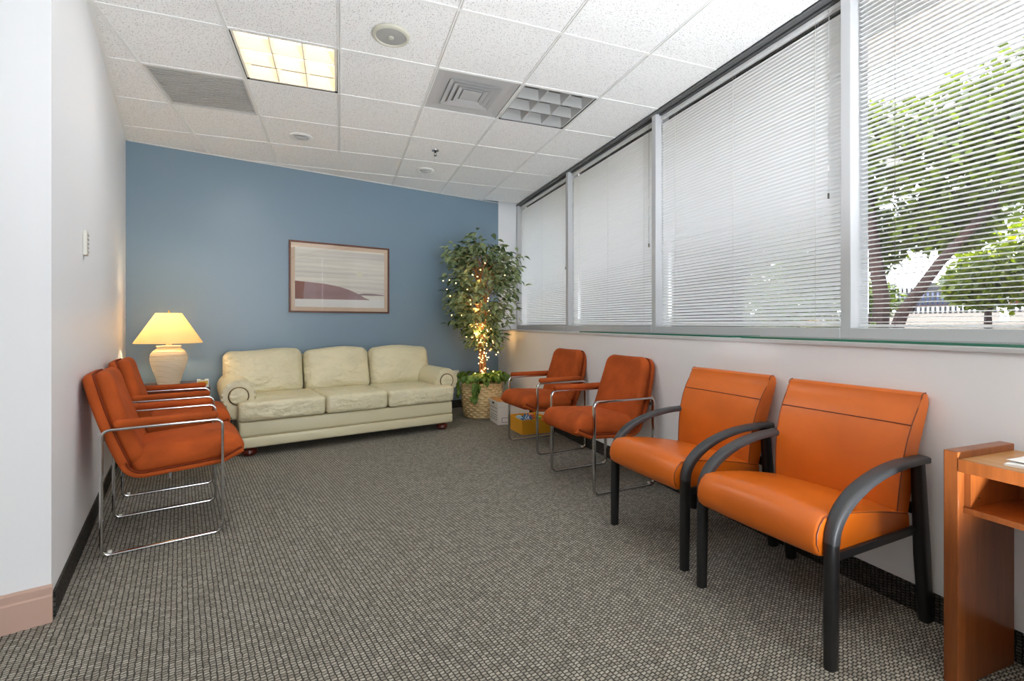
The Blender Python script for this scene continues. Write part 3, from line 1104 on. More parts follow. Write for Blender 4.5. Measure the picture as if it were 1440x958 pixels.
# ------------------------------------------------------------------ chrome framed rust chairs (front = -y)
def rust_chair(label, x, y, rz, pads=(True, True)):
    t = thing('chrome_armchair', label, 'chair', (x, y, 0), rz, 'rust fabric armchairs with chrome sled frames')
    XW, D = 0.272, 0.245
    for si, sx in enumerate((-1, 1)):
        bm = bmesh.new()
        loop = fillet([(sx * XW, -D, 0.0065), (sx * XW, D, 0.0065), (sx * XW, D, 0.603), (sx * XW, -D, 0.603)], 0.035, 6, True)
        sweep(bm, loop, rrect_prof(0.026, 0.014, 0.004, 2), True, (1, 0, 0))
        fr = obj('side_frame', bm, 'chrome', t, True)
        if pads[si]:
            bm = bmesh.new()
            pad(bm, 0.046, 0.43, 0.02, 0.036, 0.016, 0.002)
            obj('arm_pad', bm, 'rust', t, True, T(sx * XW, -0.012, 0.628))
        bm = bmesh.new()
        lathe(bm, [(0.008, 0), (0.008, 0.01)], 14)
        obj('glide', bm, 'plate', fr, False, T(sx * (XW - 0.012), D - 0.03, 0.014))
    for yy, zz in ((D - 0.004, 0.56), (-0.02, 0.34)):
        obj('cross_bar', B((0, yy, zz), (2 * XW, 0.012, 0.024), 0.002), 'darkalu', t)
    # L shaped shell under and behind the cushions
    path = fillet([(0, -0.345, 0.418), (0, -0.25, 0.372), (0, 0.150, 0.350), (0, 0.205, 0.53)], 0.09, 6)
    bm = bmesh.new()
    sweep(bm, path, rrect_prof(0.485, 0.03, 0.013), False, (1, 0, 0))
    sh = obj('shell', bm, 'rust', t, True)
    for sx in (-1, 1):
        bm = bmesh.new()
        off = []
        for i, p in enumerate(path):
            q = path[min(i + 1, len(path) - 1)] - path[max(i - 1, 0)]
            nrm = Vector((0, -q.z, q.y)).normalized()
            off.append((sx * 0.241, p.y + nrm.y * 0.016, p.z + nrm.z * 0.016))
        tube(bm, off, 0.006, 6)
        obj('welt', bm, 'rustdark', sh, True)
    # seat cushion: waterfall front
    def sbend(p):
        f = max(0.0, (-p.y - 0.10) / 0.14)
        z = p.z
        if p.y < -0.12:
            k = min(1.0, (-p.y - 0.12) / 0.12)
            z = p.z - 0.012 * k * k
        return (p.x, p.y, z)
    bm = bmesh.new()
    pad(bm, 0.488, 0.50, 0.055, 0.118, 0.055, 0.030, 0.0, sbend)
    obj('seat', bm, 'rust', t, True, T(0, -0.105, 0.425, R(-4.0)))
    # back cushion
    def bbend(p):
        w = 1.0 - 0.10 * max(0, (p.y) / 0.24)
        return (p.x * w, p.y, p.z + 0.016 * (p.x / 0.24) ** 2 + 0.01 * (p.y / 0.24) ** 2)
    bm = bmesh.new()
    pad(bm, 0.49, 0.50, 0.075, 0.070, 0.034, 0.016, 0.0, bbend)
    ang = math.atan2(0.16, 0.503)
    bmx = T(0, 0.200, 0.628, R(90) - ang)
    back = obj('backrest', bm, 'rust', t, True, bmx)
    bm = bmesh.new()
    pad(bm, 0.505, 0.51, 0.08, 0.046, 0.02, 0.004, 0.008, bbend)
    obj('back_shell', bm, 'rust', t, True, bmx @ Matrix.Translation((0, 0, -0.05)))
    bm = bmesh.new()
    tube(bm, [bbend(Vector((p.x, p.y, -0.031))) for p in rr_outline(0.494, 0.498, 0.075)], 0.005, 6, True)
    obj('welt', bm, 'rustdark', back, True, bmx)
    return t
def wallpos(along, out):
    p = CL + ld * along + lnn * out
    return p
# left pair: facing away from the left wall (local -y -> lnn)
lrz = math.atan2(lnn.y, lnn.x) + R(90)
p = wallpos(2.375, 0.335)
rust_chair('rust fabric chrome armchair against the left wall, nearest the camera', p.x, p.y, lrz)
p = wallpos(1.435, 0.345)
rust_chair('rust fabric chrome armchair against the left wall, beside the table lamp', p.x, p.y, lrz)
rust_chair('rust fabric chrome armchair with one bare chrome arm, next to the orange chairs', 1.760, 2.945, R(-90 + 4.8), (True, False))
rust_chair('rust fabric chrome armchair near the basket and yellow bin', 1.785, 3.945, R(-90 + 6))

# ------------------------------------------------------------------ corner table, lamp, tissue box
tp = SP(0.35, -0.50)
t = thing('side_table', 'dark wood corner table with a drawer carrying the lamp', 'table', (tp.x, tp.y, 0), BANG)
obj('table_top', B((0, 0, 0.555), (0.58, 0.62, 0.03), 0.006), 'darkwood', t)
obj('apron', B((0, 0.0, 0.475), (0.53, 0.57, 0.13), 0.003), 'darkwood', t)
dr = obj('drawer', B((0, -0.289, 0.475), (0.44, 0.018, 0.10), 0.004), 'darkwood', t)
bm = bmesh.new()
lathe(bm, [(0.006, 0), (0.006, 0.012), (0.014, 0.02), (0.012, 0.028)], 16)
obj('knob', bm, 'brass', dr, True, T(0, -0.298, 0.475, R(90)))
for sx in (-1, 1):
    for sy in (-1, 1):
        bm = bmesh.new()
        sweep(bm, [(sx * 0.245, sy * 0.265, 0), (sx * 0.245, sy * 0.265, 0.42)], rrect_prof(0.045, 0.045, 0.006), False, (1, 0, 0), [0.7, 1])
        obj('leg', bm, 'darkwood', t)
obj('shelf', B((0, 0, 0.16), (0.48, 0.52, 0.02), 0.003), 'darkwood', t)

lp = SP(0.341, -0.5035)
t = thing('table_lamp', 'lit table lamp with cone shade and ribbed ivory ceramic base', 'lamp', (lp.x, lp.y, 0.571))
prof = [(0.076, 0.0), (0.079, 0.008)]
body = [(r_ * 0.86, z_) for r_, z_ in [(0.090, 0.015), (0.105, 0.07), (0.128, 0.13), (0.148, 0.19), (0.156, 0.235), (0.150, 0.275), (0.130, 0.305), (0.102, 0.325), (0.095, 0.332)]]
prev = None
fine = []
for (r0, z0), (r1, z1) in zip(body, body[1:]):
    k = max(2, int((z1 - z0) / 0.0028))
    for q in range(k):
        u = q / k
        fine.append((r0 + (r1 - r0) * u, z0 + (z1 - z0) * u))
fine = [(r + 0.0042 * abs(math.sin(z * PI / 0.0145)) if z < 0.30 else r, z) for r, z in fine]
bm = bmesh.new()
lathe(bm, prof + fine + [(0.084, 0.334), (0.09, 0.338), (0.09, 0.348), (0.05, 0.35)], 48)
obj('ceramic_base', bm, 'ceramic', t, True)
bm = bmesh.new()
lathe(bm, [(0.022, 0.35), (0.022, 0.39), (0.012, 0.392), (0.012, 0.42)], 20)
obj('neck', bm, 'ceramic', t, True)
M['shade'], N, L, b = new_mat('lamp_shade')
b.inputs['Base Color'].default_value = lin((250, 234, 196))
b.inputs['Roughness'].default_value = 0.8
tl = N.new('ShaderNodeBsdfTranslucent')
tl.inputs[0].default_value = lin((255, 238, 200))
ms = N.new('ShaderNodeMixShader')
ms.inputs[0].default_value = 0.6
L.new(b.outputs[0], ms.inputs[1])
L.new(tl.outputs[0], ms.inputs[2])
L.new(ms.outputs[0], N['Material Output'].inputs[0])
bm = bmesh.new()
lathe(bm, [(0.250, 0.372), (0.094, 0.632), (0.092, 0.632), (0.248, 0.372), (0.250, 0.372)], 56, False)
obj('lamp_shade', bm, 'shade', t, True)
bm = bmesh.new()
for k in range(3):
    a = k * 2 * PI / 3
    tube(bm, [(0, 0, 0.60), (0.093 * math.cos(a), 0.093 * math.sin(a), 0.628)], 0.0018, 6)
tube(bm, [(0, 0, 0.42), (0.05, 0, 0.47), (0.05, 0, 0.55), (0, 0, 0.60)], 0.0018, 6)
tube(bm, [(0, 0, 0.42), (-0.05, 0, 0.47), (-0.05, 0, 0.55), (0, 0, 0.60)], 0.0018, 6)
obj('harp', bm, 'brass', t)
bm = bmesh.new()
lathe(bm, [(0.004, 0.60), (0.004, 0.63), (0.009, 0.64), (0.006, 0.652), (0.002, 0.656)], 14)
obj('finial', bm, 'brass', t, True)
bm = bmesh.new()
lathe(bm, [(0.012, 0.42), (0.014, 0.44), (0.03, 0.475), (0.03, 0.495), (0.018, 0.515), (0.004, 0.52)], 20)
obj('bulb', bm, emit_mat('lamp_bulb', (255, 214, 150), 6), t, True)
l = bpy.data.lights.new('lamp_glow', 'POINT')
l.energy = 6
l.color = (1.0, 0.80, 0.54)
l.shadow_soft_size = 0.035
lo = bpy.data.objects.new('lamp_glow', l)
COL.objects.link(lo)
lo.parent = t
lo.location = (0, 0, 0.55)

tb = SP(0.585, -0.74)
t = thing('tissue_box', 'small cream and yellow tissue box at the corner of the lamp table', 'box', (tb.x, tb.y, 0.571), BANG)
obj('carton', B((0, 0, 0.03), (0.085, 0.11, 0.06), 0.002), 'plate', t)
obj('printed_band', B((0, -0.0553, 0.036), (0.07, 0.001, 0.03)), mat('yellow_print', (214, 178, 60), 0.6), t)
obj('opening', B((0, 0, 0.0605), (0.03, 0.07, 0.001)), 'inkdark', t)

# ------------------------------------------------------------------ picture on the blue wall
pp = SP(1.926, -0.001)
t = thing('framed_picture', 'framed abstract landscape print with pale moon on the blue wall', 'picture', (pp.x, pp.y, 1.628), BANG)
PW, PH = 1.11, 0.785
bm = bmesh.new()
for sx in (-1, 1):
    box(bm, (sx * (PW / 2 - 0.009), -0.014, 0), (0.018, 0.028, PH), 0.002)
    box(bm, (0, -0.014, sx * (PH / 2 - 0.009)), (PW - 0.036, 0.028, 0.018), 0.002)
obj('frame', bm, 'frame', t)
obj('mat_board', B((0, -0.008, 0), (PW - 0.036, 0.006, PH - 0.036)), 'mat', t)
AW, AH = 0.99, 0.66
M['artsky'] = None
m, N, L, b = new_mat('print_sky')
tc = N.new('ShaderNodeTexCoord')
mp = N.new('ShaderNodeMapping')
mp.inputs['Scale'].default_value = (0.6, 1, 26)
L.new(tc.outputs['Object'], mp.inputs[0])
nz = N.new('ShaderNodeTexNoise')
nz.inputs['Scale'].default_value = 1.0
nz.inputs['Detail'].default_value = 3
L.new(mp.outputs[0], nz.inputs['Vector'])
rp = N.new('ShaderNodeValToRGB')
rp.color_ramp.elements[0].position = 0.3
rp.color_ramp.elements[1].position = 0.62
rp.color_ramp.elements[0].color = lin((208, 200, 190))
rp.color_ramp.elements[1].color = lin((244, 237, 222))
L.new(nz.outputs['Fac'], rp.inputs['Fac'])
L.new(rp.outputs['Color'], b.inputs['Base Color'])
b.inputs['Roughness'].default_value = 0.8
M['artsky'] = m
art = obj('print', B((0, -0.0125, 0), (AW, 0.003, AH)), 'artsky', t)
def artpoly(name, pts, material, dy):
    bm = bmesh.new()
    prism(bm, [(u * AW - AW / 2, AH / 2 - v * AH) for u, v in pts], -0.0142 - dy, -0.0135, 'y')
    obj(name, bm, material, art)
artpoly('printed_shore', [(0, 0.86), (1, 0.84), (1, 1), (0, 1)], mat('print_shore', (240, 236, 228), 0.8), 0.0)
artpoly('printed_hill', [(0, 0.57), (0.12, 0.58), (0.3, 0.60), (0.48, 0.645), (0.6, 0.70), (0.7, 0.765), (0.76, 0.82), (0.83, 0.86), (0, 0.87)], mat('print_hill', (168, 136, 134), 0.8, var=0.12, vscale=1.0, stretch=(0.5, 1, 14)), 0.0004)
artpoly('printed_cliff', [(0, 0.57), (0.10, 0.585), (0.085, 0.87), (0, 0.87)], mat('print_cliff', (148, 92, 74), 0.8), 0.0008)
artpoly('printed_far_hill', [(0.66, 0.765), (0.76, 0.745), (0.86, 0.745), (1.0, 0.765), (1.0, 0.775), (0.70, 0.78)], mat('print_far', (150, 128, 124), 0.8), 0.0004)
artpoly('printed_moon', [(0.703 + 0.038 * math.cos(a), 0.41 + 0.057 * math.sin(a)) for a in [2 * PI * k / 28 for k in range(28)]], mat('print_moon', (232, 226, 202), 0.8), 0.0008)
obj('glass_pane', B((0, -0.021, 0), (PW - 0.036, 0.002, PH - 0.036)), 'picglass', t)

# ------------------------------------------------------------------ wall plates
pl = SP(3.396, -0.001)
t = thing('wall_outlet', 'ivory power outlet with a black plug on the blue wall beside the sofa', 'outlet', (pl.x, pl.y, 0.43), BANG)
obj('cover_plate', B((0, -0.004, 0), (0.08, 0.008, 0.13), 0.003), 'plate', t)
for z in (0.03, -0.03):
    bm = bmesh.new()
    lathe(bm, [(0.017, 0), (0.017, 0.004)], 20)
    obj('socket', bm, 'plate', t, False, T(0, -0.007, z, R(90)))
obj('plug', B((0.004, -0.022, -0.028), (0.034, 0.03, 0.034), 0.005), 'black', t)

wp = wallpos(0.765 * LLEN, 0.001)
t = thing('switch_panel', 'narrow ivory wall panel with five grey buttons on the left wall', 'switch', (wp.x, wp.y, 1.515), LANG)
obj('body', B((0, 0.008, 0), (0.062, 0.016, 0.122), 0.003), 'plate', t)
for k in range(5):
    obj('button', B((0, 0.0175, 0.040 - 0.021 * k), (0.026, 0.004, 0.011), 0.0015), 'button', t)

# ------------------------------------------------------------------ ficus tree in a basket
bx, by = 1.62, 5.455
t = thing('potted_ficus', 'tall variegated ficus tree in a woven wicker basket in the corner', 'plant', (bx, by, 0))
tree = t
def weave(a, z):
    k = int(z / 0.028)
    return 0.008 * math.sin(a * 16 + (PI if k % 2 else 0)) * abs(math.sin(z / 0.028 * PI)) + 0.007 * abs(math.sin(z / 0.028 * PI))
prof = [(0.205 + 0.04 * math.sin(min(1, z / 0.30) * PI / 2), z) for z in [0.005 * k for k in range(0, 76)]]
prof += [(0.25, 0.385), (0.252, 0.395), (0.242, 0.403), (0.226, 0.395), (0.222, 0.30)]
bm = bmesh.new()
lathe(bm, prof, 128, False, weave)
bk = obj('basket', bm, 'wicker', t, True)
bm = bmesh.new()
ring = [(0.245 * math.cos(2 * PI * k / 60), 0.245 * math.sin(2 * PI * k / 60), 0.395 + 0.006 * math.sin(k * 2.1)) for k in range(60)]
tube(bm, ring, 0.013, 8, True)
obj('rim', bm, 'wicker', bk, True)
bm = bmesh.new()
lathe(bm, [(0.001, 0.37), (0.1, 0.365), (0.226, 0.34), (0.226, 0.33)], 30)
obj('moss', bm, 'soil', t, True)
bm = bmesh.new()
rnd = random.Random(3)
stems = []
for k in range(4):
    a = k * PI / 2 + 0.4
    pts = []
    for q in range(13):
        z = 0.34 + q * (1.36 + 0.08 * k) / 12
        tw = a + q * 0.55
        rr = 0.035 - 0.012 * min(1, q / 4) + 0.010 * max(0, q - 6)
        pts.append((rr * math.cos(tw) + 0.01 * math.sin(q), rr * math.sin(tw), z))
    stems.append(pts)
    tube(bm, pts, 0.017, 8, False, [1 - 0.055 * q for q in range(13)])
obj('trunk', bm, 'bark', t, True)
def crown_r(z):
    tab = [(0.80, 0.10), (0.86, 0.22), (1.0, 0.27), (1.10, 0.24), (1.16, 0.36), (1.3, 0.45), (1.6, 0.48), (1.9, 0.46), (2.02, 0.40), (2.12, 0.24), (2.22, 0.08), (2.26, 0.03)]
    for (za, ra), (zb, rb) in zip(tab, tab[1:]):
        if za <= z <= zb:
            return ra + (rb - ra) * (z - za) / (zb - za)
    return 0.02
bm = bmesh.new()
twigs = []
for k in range(110):
    z = rnd.uniform(0.80, 1.98)
    a = rnd.uniform(0, 2 * PI)
    zz = z + rnd.uniform(0.02, 0.22)
    rr = crown_r(min(2.2, zz)) * rnd.uniform(0.75, 1.0)
    p0 = (0.02 * math.cos(a), 0.02 * math.sin(a), z - 0.1)
    p1 = (0.5 * rr * math.cos(a), 0.5 * rr * math.sin(a), z + 0.06)
    p2 = (rr * math.cos(a), rr * math.sin(a), zz - 0.04)
    tube(bm, [p0, p1, p2], 0.004, 5, False, [1, 0.7, 0.3])
    twigs.append((Vector(p0), Vector(p1), Vector(p2)))
for k, hgt in enumerate((2.18, 2.13, 2.1)):
    a = 2.2 + k * 1.9
    p0, p1, p2 = (0, 0, 1.85), (0.05 * math.cos(a), 0.05 * math.sin(a), 2.0), (0.13 * math.cos(a), 0.13 * math.sin(a), hgt)
    tube(bm, [p0, p1, p2], 0.003, 5, False, [1, 0.7, 0.3])
    twigs.append((Vector(p0), Vector(p1), Vector(p2)))
obj('branches', bm, 'bark', t, True)

def leaf_geo(bm, m4, Lf, Wf, fold=0.22, droop=0.25):
    pts = [(0, 0, 0), (0.30, 0.42, 0), (0.62, 0.45, 0), (1.0, 0, 0), (0.62, -0.45, 0), (0.30, -0.42, 0), (0.33, 0, 0), (0.66, 0, 0)]
    vs = []
    for u, v, w in pts:
        zz = abs(v) * Wf * fold * 2 - droop * Lf * u * u
        vs.append(bm.verts.new(m4 @ Vector((u * Lf, v * Wf, zz))))
    for f in ((0, 6, 1), (1, 6, 7, 2), (2, 7, 3), (0, 5, 6), (5, 4, 7, 6), (4, 3, 7)):
        bm.faces.new([vs[n] for n in f])
def leaf_mesh(name, Lf, Wf, material, fold=0.22, droop=0.25):
    bm = bmesh.new()
    leaf_geo(bm, Matrix.Identity(4), Lf, Wf, fold, droop)
    me = bpy.data.meshes.new(name)
    bm.to_mesh(me)
    bm.free()
    me.materials.append(M[material])
    return me
lm = [leaf_mesh('leaf', 0.095, 0.046, 'leaf'), leaf_mesh('leaf', 0.080, 0.040, 'leaf', 0.3, 0.4), leaf_mesh('leaf', 0.105, 0.048, 'leaf', 0.2, 0.1)]
camdir = Vector((-bx, -by, 0)).normalized()
cands = []
for k in range(2200):
    tw = rnd.choice(twigs)
    u = rnd.uniform(0.35, 1.05)
    base = (tw[0].lerp(tw[1], u * 2) if u < 0.5 else tw[1].lerp(tw[2], (u - 0.5) * 2))
    base = base + Vector((rnd.gauss(0, 0.045), rnd.gauss(0, 0.045), rnd.gauss(0, 0.045)))
    a = math.atan2(base.y, base.x) + rnd.gauss(0, 0.8)
    cands.append((base, a, rnd.uniform(-0.9, 0.5), rnd.uniform(-0.7, 0.7), rnd.choice((0, 1, 2))))
cands.sort(key=lambda c: -c[0].dot(camdir))
rest = bmesh.new()
for k, (base, a, pitch, roll, mi) in enumerate(cands):
    if k < 290:
        linked('leaf', lm[mi], t, base, (roll, -pitch, a))
    else:
        m4 = Matrix.Translation(base) @ Matrix.Rotation(a, 4, 'Z') @ Matrix.Rotation(-pitch, 4, 'Y') @ Matrix.Rotation(roll, 4, 'X')
        leaf_geo(rest, m4, 0.092, 0.044)
fo = obj('foliage', rest, 'leaf', t)
fo['kind'] = 'stuff'
# ivy planted at the foot of the tree
iv = thing('ivy_plant', 'green ivy spilling over the rim of the wicker basket', 'plant', (bx, by, 0.375))
im = [leaf_mesh('ivy_leaf', 0.10, 0.085, 'pothos', 0.12, 0.3), leaf_mesh('ivy_leaf', 0.08, 0.07, 'pothos', 0.15, 0.5)]
ca = math.atan2(-by, -bx)
bm = bmesh.new()
for k in range(14):
    a = ca + rnd.uniform(-1.9, 1.9)
    dp = rnd.uniform(-0.12, 0.05)
    tube(bm, [(0.05 * math.cos(a), 0.05 * math.sin(a), 0.0), (0.2 * math.cos(a), 0.2 * math.sin(a), 0.12), (0.30 * math.cos(a), 0.30 * math.sin(a), 0.06), (0.31 * math.cos(a), 0.31 * math.sin(a), dp)], 0.003, 5)
obj('vines', bm, 'pothos', iv)
for k in range(120):
    a = ca + rnd.uniform(-2.3, 2.3)
    rr = rnd.uniform(0.05, 0.30)
    z = 0.10 + 0.07 * rnd.random() - 0.25 * max(0, rr - 0.2)
    linked('ivy_leaf', im[k % 2], iv, (rr * math.cos(a), rr * math.sin(a), z), (rnd.uniform(-0.6, 0.6), rnd.uniform(0.1, 0.9), a + rnd.gauss(0, 0.7)))
for k in range(26):      # trailing strand down the front and left
    a = ca + rnd.gauss(-0.25, 0.08) if k < 18 else ca - 1.35 + rnd.gauss(0, 0.1)
    z = 0.06 - 0.011 * (k if k < 18 else (k - 18) * 2)
    rr = 0.272 + rnd.uniform(0, 0.02)
    linked('ivy_leaf', im[k % 2], iv, (rr * math.cos(a), rr * math.sin(a), z), (rnd.uniform(-0.4, 0.4), rnd.uniform(0.7, 1.3), a + rnd.gauss(0, 0.5)), (0.8, 0.8, 0.8))

# fairy lights wound round the tree
fl = thing('string_lights', 'warm glowing fairy lights wound round the ficus trunk and leaves', 'string lights', (bx, by, 0))
bm = bmesh.new()
path = []
for q in range(150):
    u = q / 149
    z = 0.48 + 1.42 * u
    a = ca - 0.6 + q * 0.62
    if z < 0.84:
        rr = 0.055
    elif z < 1.18:
        rr = 0.10 + 0.07 * abs(math.sin(q * 1.7))
    else:
        rr = crown_r(z) * (0.55 + 0.4 * abs(math.sin(q * 2.3)))
    path.append(Vector((rr * math.cos(a), rr * math.sin(a), z)))
tube(bm, path, 0.0016, 4)
obj('wire', bm, 'wire', fl)
bmb = bmesh.new()
lathe(bmb, [(0.002, 0), (0.0042, 0.003), (0.0046, 0.009), (0.003, 0.014), (0.001, 0.016)], 8)
bme = bpy.data.meshes.new('bulb')
bmb.to_mesh(bme)
bmb.free()
bme.materials.append(M['bulb'])
for q in range(120):
    g = rnd.random()
    if g < 0.66:
        z = rnd.gauss(1.0, 0.14)
        rr = rnd.uniform(0.03, 0.22)
        a = ca + rnd.uniform(-1.5, 1.5)
    elif g < 0.78:
        z = rnd.uniform(0.48, 0.85)
        rr = 0.06
        a = ca + rnd.uniform(-1.5, 1.5)
    elif g < 0.92:
        z = rnd.uniform(1.2, 1.95)
        rr = crown_r(z) * rnd.uniform(0.75, 1.02)
        a = ca + rnd.uniform(-1.7, 0.6)
    else:
        z = rnd.uniform(0.44, 0.6)
        rr = rnd.uniform(0.12, 0.28)
        a = ca + rnd.uniform(-1.6, 0.8)
    z = max(0.45, z)
    linked('bulb', bme, fl, (rr * math.cos(a), rr * math.sin(a), z), (rnd.uniform(-2, 2), rnd.uniform(-2, 2), 0))
for (px, py, pz, e) in ((-0.08, -0.16, 1.02, 2.2), (-0.10, -0.12, 1.3, 0.9), (0.33, 0.22, 0.955, 0.5), (-0.05, -0.2, 0.62, 0.5), (-0.15, -0.25, 1.65, 0.6)):
    l = bpy.data.lights.new('bulb_glow', 'POINT')
    l.energy = e
    l.color = (1.0, 0.55, 0.2)
    l.shadow_soft_size = 0.03
    lo = bpy.data.objects.new('bulb_glow', l)
    COL.objects.link(lo)
    lo.parent = fl
    lo.location = (px, py, pz)

# ------------------------------------------------------------------ cardboard file box and toy bin
t = thing('file_box', 'white cardboard file box with printed lines beside the basket', 'box', (1.815, 5.02, 0), 0)
obj('body', B((0, 0, 0.12), (0.37, 0.30, 0.24), 0.002), 'card', t)
obj('lid', B((0, 0, 0.225), (0.385, 0.315, 0.055), 0.002), 'card', t)
obj('lid_flap', B((0, 0, 0.256), (0.37, 0.30, 0.006), 0.001), 'lidcard', t)
for z in (0.175, 0.135, 0.10, 0.075, 0.05):
    obj('printed_line', B((-0.1857, 0, z), (0.001, 0.24, 0.004)), 'inkdark', t)
obj('hand_hole', B((-0.1935, 0.0, 0.226), (0.002, 0.075, 0.018), 0.0), 'inkdark', t)
bm = bmesh.new()
for sx in (-1, 1):
    box(bm, (-0.08 + sx * 0.06, -0.1505, 0.05), (0.005, 0.001, 0.05))
    box(bm, (-0.08, -0.1505, 0.05 + sx * 0.025), (0.125, 0.001, 0.005))
obj('printed_label', bm, mat('purple_print', (120, 100, 140), 0.6), t)

t = thing('toy_bin', 'low yellow bin full of toys under the farther rust chair', 'bin', (1.865, 4.54, 0), R(3))
bw, bdp, bh, th = 0.33, 0.36, 0.135, 0.008
obj('bottom', B((0, 0, 0.005), (bw, bdp, 0.01)), 'bin', t)
for sx in (-1, 1):
    obj('side', B((sx * (bw / 2 - th / 2), 0, bh / 2 + 0.01), (th, bdp, bh - 0.0), 0.002), 'bin', t)
    obj('end', B((0, sx * (bdp / 2 - th / 2), bh / 2 + 0.01), (bw - 2 * th, th, bh - 0.0), 0.002), 'bin', t)
c = t
sp = thing('spiky_ball', 'blue and white spiky toy ball on top of the yellow bin', 'toy', (1.80, 4.45, 0.135))
bm = bmesh.new()
bmesh.ops.create_icosphere(bm, subdivisions=2, radius=0.038)
obj('core', bm, mat('toy_white', (220, 226, 230), 0.5), sp, True)
bm = bmesh.new()
bmesh.ops.create_cone(bm, cap_ends=True, segments=6, radius1=0.009, radius2=0.002, depth=0.035)
sm = bpy.data.meshes.new('spike')
bm.to_mesh(sm)
bm.free()
sm.materials.append(mat('toy_blue', (50, 130, 190), 0.4))
for k in range(40):
    z = 1 - 2 * (k + 0.5) / 40
    a = k * 2.39996
    d = Vector((math.sqrt(1 - z * z) * math.cos(a), math.sqrt(1 - z * z) * math.sin(a), z))
    q = d.to_track_quat('Z', 'Y').to_euler()
    linked('spike', sm, sp, d * 0.05, q)
def toy(name, label, x, y, z, bm, material):
    o = obj(name, bm, material)
    o.location = (x, y, z)
    tag(o, label, 'toy', 'toys in the yellow bin')
bm = B((0, 0, 0.025), (0.07, 0.09, 0.05), 0.006)
box(bm, (0, 0.02, 0.06), (0.04, 0.04, 0.02), 0.004)
toy('toy_block', 'lime green toy block in the yellow bin', 1.93, 4.42, 0.085, bm, mat('toy_lime', (150, 190, 70), 0.4))
bm = B((0, 0, 0.02), (0.09, 0.07, 0.04), 0.006)
box(bm, (0.01, 0, 0.05), (0.05, 0.05, 0.03), 0.008)
toy('toy_car', 'orange toy car in the yellow bin', 1.88, 4.55, 0.10, bm, mat('toy_orange', (226, 120, 60), 0.4))
bm = bmesh.new()
lathe(bm, [(0.02, 0), (0.04, 0.005), (0.045, 0.03), (0.03, 0.055), (0.008, 0.062)], 18)
toy('stacking_cup', 'pale blue toy cup in the yellow bin', 1.78, 4.62, 0.085, bm, mat('toy_pale', (150, 196, 216), 0.4))
for k, (dx, dy) in enumerate(((0.0, 0.05), (0.08, 0.1), (-0.07, -0.02), (0.06, -0.06), (0.1, 0.0))):
    bm = B((0, 0, 0.035), (0.075, 0.06, 0.07), 0.008)
    box(bm, (0, 0, 0.076), (0.03, 0.03, 0.012), 0.003)
    names = ['red', 'teal', 'cream', 'tan', 'white']
    cols = [(190, 60, 46), (60, 150, 140), (222, 204, 160), (190, 140, 90), (226, 226, 220)]
    toy('toy_block', '%s toy block deep in the yellow bin' % names[k], 1.86 + dx, 4.52 + dy, 0.012, bm, mat('toy_' + names[k], cols[k], 0.4))

# ------------------------------------------------------------------ wooden shelf table at the right edge
t = thing('shelf_table', 'brown wooden side table with an open shelf at the right edge', 'table', (0, 0, 0))
x0, x1 = 1.765, 2.066
yn = 0.30
for ya in (0.87, yn):
    obj('end_panel', B(((x0 + x1) / 2, ya + 0.019, 0.36), (x1 - x0, 0.038, 0.72), 0.003), 'table', t)
yc, yl = (yn + 0.038 + 0.87) / 2, 0.87 - yn - 0.038
obj('table_top', B(((x0 + x1) / 2 + 0.003, yc, 0.682), (x1 - x0 - 0.006, yl, 0.034), 0.002), 'tabletop', t)
obj('front_edge', B((x0 + 0.002, yc, 0.680), (0.006, yl, 0.038)), 'table', t)
obj('shelf', B(((x0 + x1) / 2 + 0.012, yc, 0.541), (x1 - x0 - 0.024, yl, 0.018), 0.002), 'table', t)
obj('shelf_side', B(((x0 + x1) / 2 + 0.014, 0.87 - 0.008, 0.607), (x1 - x0 - 0.03, 0.016, 0.114)), 'table', t)
obj('shelf_back', B((x1 - 0.01, yc, 0.607), (0.012, yl - 0.034, 0.114)), 'table', t)
for (yy, zz) in ((0.852, 0.58), ):
    bm = bmesh.new()
    lathe(bm, [(0.004, 0), (0.004, 0.004)], 10)
    obj('shelf_pin', bm, 'brass', t, False, T(x0 + 0.07, yy + 0.002, zz, R(90)))
t = thing('magazine', 'white magazine lying on the wooden shelf table', 'magazine', (1.93, 0.665, 0.6995), R(8))
bm = bmesh.new()
prism(bm, [(-0.135, 0), (0.135, 0), (0.135, 0.006), (0.05, 0.010), (-0.05, 0.009), (-0.135, 0.007)], -0.105, 0.105, 'x')
obj('pages', bm, 'paper', t, False, Matrix.Rotation(R(0), 4, 'Z'))
obj('cover_photo', B((0.02, 0.02, 0.0105), (0.11, 0.16, 0.0012), 0), 'ink', t)
obj('loose_sheet', B((-0.02, 0.03, 0.012), (0.15, 0.19, 0.001), 0, 2, Matrix.Rotation(R(-9), 4, 'Z')), 'paper', t)

# ------------------------------------------------------------------ outside the windows
M['asphalt'] = mat('asphalt', (70, 66, 62), 0.95, spec=0.05, var=0.15, vscale=2)
M['walk'] = mat('pale_concrete', (200, 196, 188), 0.9, spec=0.1, var=0.05, vscale=3)
M['concrete'] = mat('soffit_concrete', (226, 212, 198), 0.8)
M['extleaf'] = leaf_mat('tree_leaf', (12, 28, 4), (104, 124, 12), 3, 0.35)
M['extleaf2'] = leaf_mat('shrub_leaf', (40, 64, 4), (140, 156, 16), 3, 0.4)
M['extbark'] = mat('red_bark', (52, 32, 28), 0.9, bump=0.6, bscale=20, var=0.3, vscale=6)
bm = bmesh.new()
prof = [(2.62, -0.3), (2.62, 0.0), (5.0, 0.25), (9.0, 1.05), (14.0, 1.35), (40.0, 1.95), (90.0, 3.0), (90.0, -0.3)]
prism(bm, prof, -14, 70, 'y')
struct('ground_outside', bm, 'asphalt', 'sloping grey parking lot outside the windows', 'ground')
